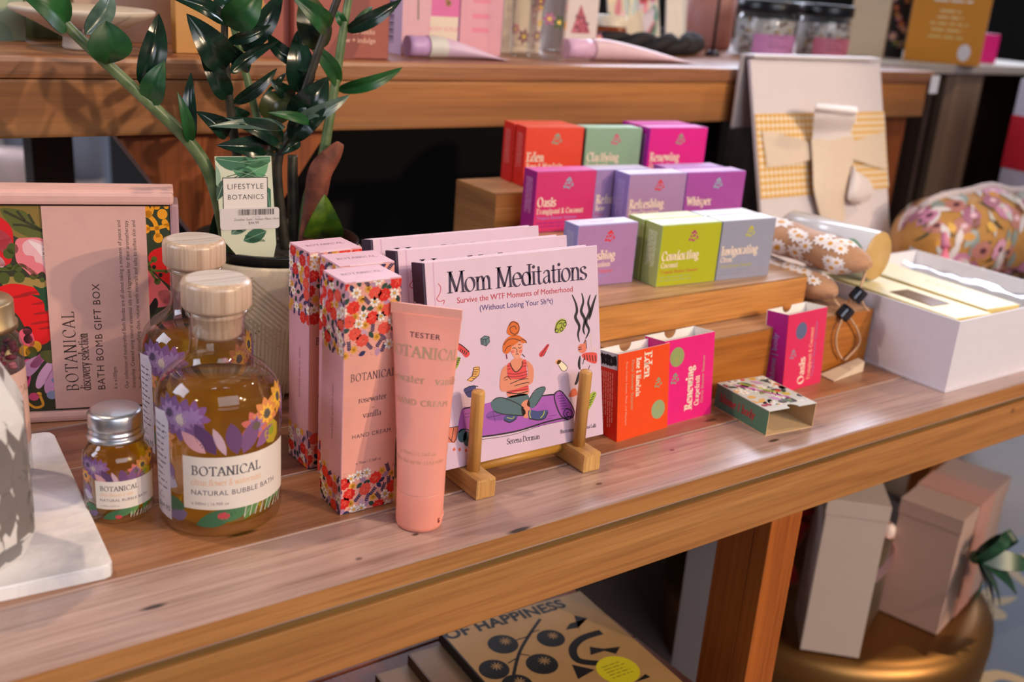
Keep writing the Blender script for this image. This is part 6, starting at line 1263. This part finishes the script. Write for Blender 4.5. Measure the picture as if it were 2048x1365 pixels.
# pink pot with a floral cloth
t = thing('pink_pot', 'dusty pink cylinder pot topped with a flowered cloth, behind the black rod', 'pot', (X(1412, .84), .84, UZ))
b = MB(); b.lathe([(0, .0004), (.044, .0004), (.046, .004), (.047, .085), (.045, .0862), (0, .0862)], paper('#B8786C', .5, 40, .1), 40); b.build('pot_body', t)
b = MB(); A = bloom_art(.29, .09, 33, 90, ('#C83A78', '#E070A8', '#E89A20', '#8A50A0', '#F0C8D8', '#5A1A3A')); b.lathe([(.0478, .0868), (.0480, .16)], paper('#C05A90', .7), 40); b.art(A.it, lambda u, v, h: Vector(((.048+h)*cos(-3+u/.048), (.048+h)*sin(-3+u/.048), .09+v*.75)), .006, lift=.0004); b.build('flowered_cloth', t)
t = thing('display_rod', 'thin black metal rod stand behind the braided tray', 'rod stand', (X(1431, .665), .665, UZ)); b = MB(); b.tube([(0, 0, .004), (0, 0, .18)], .0022, paper('#151316', .4), 10); b.build('rod', t); b = MB(); b.lathe([(0, .0004), (.012, .0004), (.011, .006), (.003, .009), (0, .009)], paper('#2A2A34', .3), 24); b.build('foot', t)
# salt jars
def salt_jar(lab, px, yy, r, lab_c, seed):
    p = at(px, 100, yy); t = thing('bath_salt_jar', lab, 'jar', (p.x, yy, UZ), 0, 'jars of bath salts with black lids'); t.scale = (1, 1, .87); rb = random.Random(seed)
    b = MB(); b.lathe([(0, .002), (r*.86, .0005), (r*.96, .002), (r, .007), (r, .068), (r*.94, .075), (r*.9, .079)], thin_glass('clear_glass', (.97, .98, .97), .045), 44); b.build('glass_body', t)
    b = MB(); b.lathe([(0, .004), (r*.93, .004), (r*.95, .010), (r*.95, .066), (0, .070)], paper('#CFC6C0', .8, 260, .35, .2), 32)
    for k in range(150):
        a, z = rb.uniform(-3.3, .6), rb.uniform(.008, .066); s_ = rb.uniform(.0028, .0055); b.blob((r*.915*cos(a), r*.915*sin(a), z), (s_, s_*.8, s_*.8), paper(rb.choice(['#D8D2CC', '#C8BEB8', '#6A4030', '#B88A30', '#5A2A40', '#E0D8D4', '#8E8078']), .8), 6, 4)
    o = b.build('salts', t); o['kind'] = 'stuff'
    b = MB(); b.lathe([(r*.5, .0795), (r*1.02, .0795), (r*1.03, .082), (r*1.03, .099), (r*.99, .101), (0, .101)], paper('#0E0D10', .3), 44); b.build('lid', t)
    b = MB(); b.grid(lambda u, v: Vector(((r+.0005)*cos(-2.75+1.85*u), (r+.0005)*sin(-2.75+1.85*u), .0055+.036*v)), 24, 2, paper(lab_c, .5))
    A = Art(); A.sans('BOTANICAL', r*.5, .030, .0055, '#6A4058', track=1.1); A.sans('bath salts', r*.5, .021, .005, '#6A4058'); A.lines(r*.5, r*1.3, [.014], .003, '#6A4058'); A.sans('400g', r*1.35, .008, .005, '#6A4058')
    b.art(A.it, lambda u, v, h: Vector(((r+.0006+h)*cos(-2.75+u/r), (r+.0006+h)*sin(-2.75+u/r), .0055+v)), .006, lift=.0002); b.build('label', t)
salt_jar('left of two bath salt jars, with a lilac-pink label and black lid', 1524, .70, .0495, '#D08ABE', 3)
salt_jar('right of two bath salt jars, with a coral-pink label and black lid', 1640, .668, .0445, '#D4788C', 8)
carton_up('cream_carton', 'plain cream carton right of the bath salt jars', 'carton', (X(1698, .76), .76), radians(-57), .066, .06, .17, '#D2B896', '#C0A684')
A = bloom_art(.05, .15, 44, 26, ('#C84A3A', '#E8D8C8', '#D88A9A', '#4A6A50', '#B86A30', '#E8B0B8'))
carton_up('floral_carton', 'black carton with scattered flowers between the cream and the orange cartons', 'carton', (X(1762, .755), .755), radians(-57), .046, .05, .16, '#1A1416', '#120E10', A)
t = thing('leafy_sprig', 'bright green leafy sprig drooping over the black floral carton', 'sprig', (X(1785, .715), .715, UZ+.161))
def free_leaf(par, p0, p1, w, mat, name='leaf', bend=.01):
    p0, p1 = Vector(p0), Vector(p1); ax_ = p1-p0; l = ax_.length; ax_.normalize(); sd = ax_.cross(Vector((.5, -.85, .2))).normalized(); nr = sd.cross(ax_)
    f = lambda u, v, d: p0+ax_*(l*v)+sd*((2*u-1)*w*(sin(pi*v**.8)**.8 if 0 < v < 1 else .02))+nr*(bend*sin(pi*v)+d)
    b = MB(); b.grid(lambda u, v: f(u, v, .0005), 4, 9, mat); b.grid(lambda u, v: f(1-u, v, -.0005), 4, 9, mat); return b.build(name, par)
LB = leafmat('sprig_green', '#3E6A1C', '#6A9838', .4)
b = MB(); b.tube([(0, 0, .001), (0, -.01, .03), (-.02, -.03, .05)], .002, LB, 6); b.build('stem', t)
for (q0, q1) in (((-.02, -.03, .05), (-.05, -.045, -.035)), ((-.005, -.02, .04), (.0, -.05, -.03)), ((-.01, -.02, .045), (.035, -.04, -.012)), ((-.015, -.03, .05), (-.035, -.05, .0))): free_leaf(t, q0, q1, .012, LB)
oa = Art(); wo = .132
for k, (y, a, c) in enumerate(((.118, .62, '#EDE4D4'), (.108, .5, '#EDE4D4'), (.09, .3, '#E4C890'), (.079, .34, '#E4C890'), (.068, .5, '#E0C47E'), (.057, .44, '#E0C47E'), (.045, .5, '#D8C074'))): oa.lines(wo*.52-wo*a*.5, wo*.52+wo*a*.5, [y], .006, c, k, .1)
oa.ell(wo*.78, .022, .011, .015, '#DCD2CC', n=16)
S_ = bloom_art(.05, .16, 50, 30, ('#E8E0E0', '#2A5A4A', '#C8C0C0', '#D88A30', '#3A3A3A'))
b = MB(); b.box(0, wo, 0, .05, .0003, .15, paper('#D0851A', .5), bevel=.001); b.art(oa.it, flat((0, 0, 0), (1, 0, 0), (0, 0, 1))); b.art(S_.it, flat((wo, 0, 0), (0, 1, 0), (0, 0, 1)))
tag(b.build('orange_carton', None, (X(1816, .69), .69, UZ), (0, 0, radians(-60))), 'large orange carton with pale lines of print on the crate top', 'carton')
p = X(1969, .665); carton_up('pink_carton', 'small magenta carton at the right end behind the orange one', 'carton', (p, .665), radians(-8), .05, .04, .055, '#D8127A', '#B80E5E')
# wrapped gift at the far right
t = thing('wrapped_gift', 'tall white gift wrapped with a red patterned band, cut off by the right edge', 'gift', (1.768, .395, 0), radians(-6))
b = MB(); b.box(0, .2, 0, .06, .0003, .275, paper('#D8CDD8', .5), bevel=.002); b.build('wrapping', t)
b = MB(); b.box(-.001, .201, -.001, .061, .125, .215, paper('#D8182C', .6), bevel=.001); A = Art((0, .2, .126, .214)); rb = random.Random(4)
for k in range(40): A.ell(rb.random()*.2, rb.uniform(.13, .21), .006, .006, rb.choice(['#F0B8C4', '#E8505E', '#F4DCE0']), n=9)
b.art(A.it, flat((-.001, -.001, 0), (1, 0, 0), (0, 0, 1))); b.build('red_band', t)
# ================================================================ under the lower bench
brass = newmat('brass')[0]; pb = brass.node_tree.nodes['Principled BSDF']; pb.inputs['Base Color'].default_value = lin('#9A7040'); pb.inputs['Metallic'].default_value = 1; pb.inputs['Roughness'].default_value = .42
BZ = -.42; b = MB(); Rb = .235; b.lathe([(0, -.001), (.205, -.001), (.223, -.005), (.233, -.018), (Rb, -.04), (.23, -.1295), (0, -.1295)], brass, 72); tag(b.build('brass_table', None, (1.22, .272, BZ)), 'low round brass drum table under the bench with the cream gift boxes on it', 'table')
def gbox(lab, c, d1, w, dp, h, col, rib=None, ribc=None, z=BZ):
    """c: corner, d1: direction of the face seen, w: its width"""
    d1 = Vector((d1[0], d1[1], 0)).normalized(); t = thing('cream_gift_box', lab, 'gift box', (c[0], c[1], z), math.atan2(d1.y, d1.x), 'cream gift boxes on the brass table')
    m = paper(col, .5, 50, .03); b = MB(); b.box(0, w, 0, dp, .0003, h-.022, m, bevel=.001); b.build('box', t)
    b = MB(); b.box(-.0012, w+.0012, -.0012, dp+.0012, h-.0218, h, m, bevel=.001); b.build('lid', t)
    if rib:
        b = MB(); rm = paper(ribc, .45, 80, .06, sheen=.3); y0, y1 = rib; b.box(-.0022, w+.0022, y0, y1, h-.023, h+.0012, rm); b.box(w+.0001, w+.0016, y0, y1, .001, h-.023, rm); b.box(-.0016, -.0001, y0, y1, .001, h-.023, rm); b.build('ribbon', t)
    return t
gbox('cream gift box standing between the front bench leg and the lower shelf', (.867, .235), (.06, -1), .054, .04, .365, '#B9B4B4', z=FZ)
g1 = gbox('cream gift box standing just right of the front bench leg', (1.026, .162), (.052, -.052), .0745, .085, .220, '#C2B0A4')
g2 = gbox('wider cream gift box at the right, tied with a pink sash', (1.199, .168), (.019, -.08), .0825, .192, .1755, '#BE9E90', (.06, .12), '#C98A78')
b = MB(); pk_ = paper('#E2AFA0', .45, 80, .06, sheen=.4)
def loop3(b, c, d, up, w, l, m):
    c, d, up = Vector(c), Vector(d).normalized(), Vector(up).normalized(); sd = d.cross(up)
    def f(u, v): a = 2*pi*v; return c+d*(l*.5*(1-cos(a)))+up*(l*.32*sin(a))+sd*((u-.5)*w*(.35+.65*sin(a/2)))
    b.grid(f, 4, 20, m); b.grid(lambda u, v: f(1-u, v)+up*.0005, 4, 20, m)
b = MB(); loop3(b, (-.006, .0, .11), (-.35, -.5, -.6), (-.6, -.3, .5), .034, .09, pk_); loop3(b, (-.004, .0, .125), (-.3, -.6, .3), (-.3, -.2, .9), .03, .055, pk_); b.blob((-.006, -.006, .125), (.009, .009, .012), paper('#F0D8CC', .4), 10, 7); b.build('sash_bow', g2)
grn = leafmat('ribbon_green', '#123420', '#225236', .35); t = thing('ribbon_bow', 'dark green ribbon bow on the right face of the pink-sashed gift box', 'ribbon bow', (1.245, .079, -.30))
b = MB()
for d_, u_, l_ in (((.7, -.4, .5), (0, -.5, .9), .055), ((.2, -.6, .7), (.6, 0, .6), .045)): loop3(b, (0, -.002, 0), d_, u_, .024, l_, grn)
b.blob((0, -.004, 0), .009, grn, 9, 6); b.build('loops', t)
for q1, w_ in (((-.035, -.03, -.045), .011), ((-.012, -.04, -.085), .012), ((.02, -.045, -.075), .013), ((.05, -.045, -.05), .013), ((.075, -.05, -.012), .013), ((.0, -.04, -.06), .014), ((.035, -.03, -.10), .011)): free_leaf(t, (0, -.004, 0), q1, w_, grn, 'ribbon_tail')
t = thing('black_gift_box', 'black gift box tied with glossy red ribbon, in the dark right behind the bench leg', 'gift box', (1.043, .283, BZ), radians(-45)); b = MB(); b.box(0, .045, 0, .05, .0003, .2, paper('#171114', .5), bevel=.001); b.build('box', t)
red = paper('#A80E14', .3, 80, .1, sheen=.2); b = MB(); b.box(.010, .035, -.0015, -.0002, .001, .2, red); b.box(.010, .035, -.0015, .05, .2003, .2015, red); b.build('ribbon', t); b = MB(); loop3(b, (.022, -.012, .165), (1, .0, .25), (.1, -1, .1), .042, .05, red); loop3(b, (.022, -.012, .14), (.9, .0, -.35), (.1, -1, .1), .04, .05, red); loop3(b, (.022, -.012, .13), (.35, -.1, -.9), (.2, -1, .1), .03, .09, red); b.build('bow', t)
t = thing('artificial_flower', 'magenta flower with a broad green leaf peeping out behind the pink-sashed gift box', 'flower', (1.30, .275, BZ)); b = MB(); b.tube([(0, 0, .001), (0, 0, .2)], .003, LB, 6); b.build('stem', t); free_leaf(t, (0, 0, .13), (-.03, -.06, .235), .022, leafmat('flower_leaf', '#1E5A3A', '#2E7A50', .4))
b = MB(); mg = paper('#B8247C', .6)
for k in range(9): a = k*.7; b.blob((.022*cos(a), .022*sin(a), .215+.008*(k % 2)), (.02, .014, .012), mg, 8, 5, M=Matrix.Rotation(a, 3, 'Z'))
b.blob((0, 0, .222), .012, paper('#D85A30', .6), 8, 5); b.build('petals', t)
b = MB(); b.tube(smooth3([Vector(p) for p in ((.90, .36, -.0262), (.86, .35, -.08), (.80, .34, -.16), (.775, .335, -.26), (.79, .34, -.4), (.82, .36, FZ+.006))]), .007, paper('#26222A', .5), 10); tag(b.build('cable'), 'thick dark cable hanging in the shadow under the bench', 'cable')
# books on the lower shelf
TN = paper('#B48A56', .5, 40, .08); SHZ = -.286
def flat_book(lab, x, y, rz, z, w, h, th, col, art=None, spine='#2A211C'):
    t = thing('cook_book', lab, 'book', (x, y, z), rz, 'books lying on the bench shelf'); m = paper(col, .5, 40, .08)
    b = MB(); b.box(0, w, 0, h, .0002, .0018, m, bevel=.0004); b.build('back_cover', t)
    b = MB(); b.box(.001, w-.003, .003, h-.003, .0019, th-.0019, paper('#D8C8A8', .7, 300, .1)); b.build('pages', t)
    b = MB(); b.box(0, w, 0, h, th-.0018, th, m, bevel=.0004)
    if art: b.art(art.it, flat((0, 0, th), (1, 0, 0), (0, 1, 0)))
    b.build('front_cover', t); b = MB(); b.box(-.0018, -.0001, 0, h, .0002, th, paper(spine, .5)); b.build('spine', t); return t
BX, BY, BRz = .489, -.005, radians(-4); cz, sz_ = cos(BRz), sin(BRz)
def hb(x, y): p = atz(560+x/2.3814, 1080+y/2.3814, -.25); dx, dy = p.x-BX, p.y-BY; return (dx*cz+dy*sz_, -dx*sz_+dy*cz)
A = Art((.001, .171, 0, .228)); K_ = '#17120E'
def wd(s_, p0, p1, bold=.042):
    a, e_ = hb(*p0), hb(*p1); L_ = math.hypot(e_[0]-a[0], e_[1]-a[1]); w1 = text_geo(s_, 1.05, bold)[2]; A.sans(s_, a[0], a[1], L_/w1, K_, rot=math.atan2(e_[1]-a[1], e_[0]-a[0]), track=1.05, bold=bold)
wd('OF HAPPINESS', (800, 478), (1368, 318)); wd('THE KITCHEN', (820, 412), (1330, 262))
for (x, y, r) in ((1062, 498, .0155), (1290, 470, .0145), (1020, 618, .0150), (1248, 592, .0160), (1130, 690, .0150)): c_ = hb(x, y); A.lay = 0; A.ell(c_[0], c_[1], r, r, K_, n=26); A.lay = 1; A.flower(c_[0]+r*.3, c_[1]+r*.2, r*.45, 9, '#B48A56', None, .16)
A.lay = 1; A.stroke([hb(1240, 378), hb(1190, 450), hb(1140, 540), hb(1110, 660), hb(1100, 760)], .0034, K_)
for q in (((1185, 460), (1120, 480)), ((1190, 445), (1235, 430)), ((1135, 560), (1085, 590)), ((1140, 545), (1190, 552))): A.stroke([hb(*p) for p in q], .0016, K_, False)
A.stroke([hb(1530, 440), hb(1440, 470), hb(1395, 520), hb(1420, 575), (hb(1520, 590))], .0085, K_)
for q in (((1400, 360), (1465, 375), (1380, 400), (1360, 430), (1420, 420), (1430, 440)), ((1475, 510), (1480, 550), (1545, 530), (1600, 545), (1620, 510), (1540, 520)), ((1390, 595), (1500, 620), (1420, 665)), ((1740, 640), (1765, 655), (1690, 680))): A.poly([hb(*p) for p in q], K_)
A.lay = 3; c_ = hb(1610, 620); A.ell(c_[0], c_[1], .0215, .0215, '#D8C81E', n=30); A.lay = 4
for k in range(5): A.lines(c_[0]-.013, c_[0]+.013, [c_[1]+.009-k*.0045], .0022, '#8A7A1A', k, .2)
flat_book('tan cook book with bold black vegetables on its cover, on top of the shelf stack', BX, BY, BRz, -.262, .172, .228, .0119, '#B48A56', A)
flat_book('brown book under the vegetable cook book, its left strip showing', .452, -.006, radians(-4), -.274, .172, .226, .0118, '#7E5C3A', spine='#5A3A20')
flat_book('darker brown book at the bottom of the stack on the bench shelf', .417, -.004, radians(-4), SHZ, .172, .226, .0118, '#8A6238', spine='#6A4A2A')
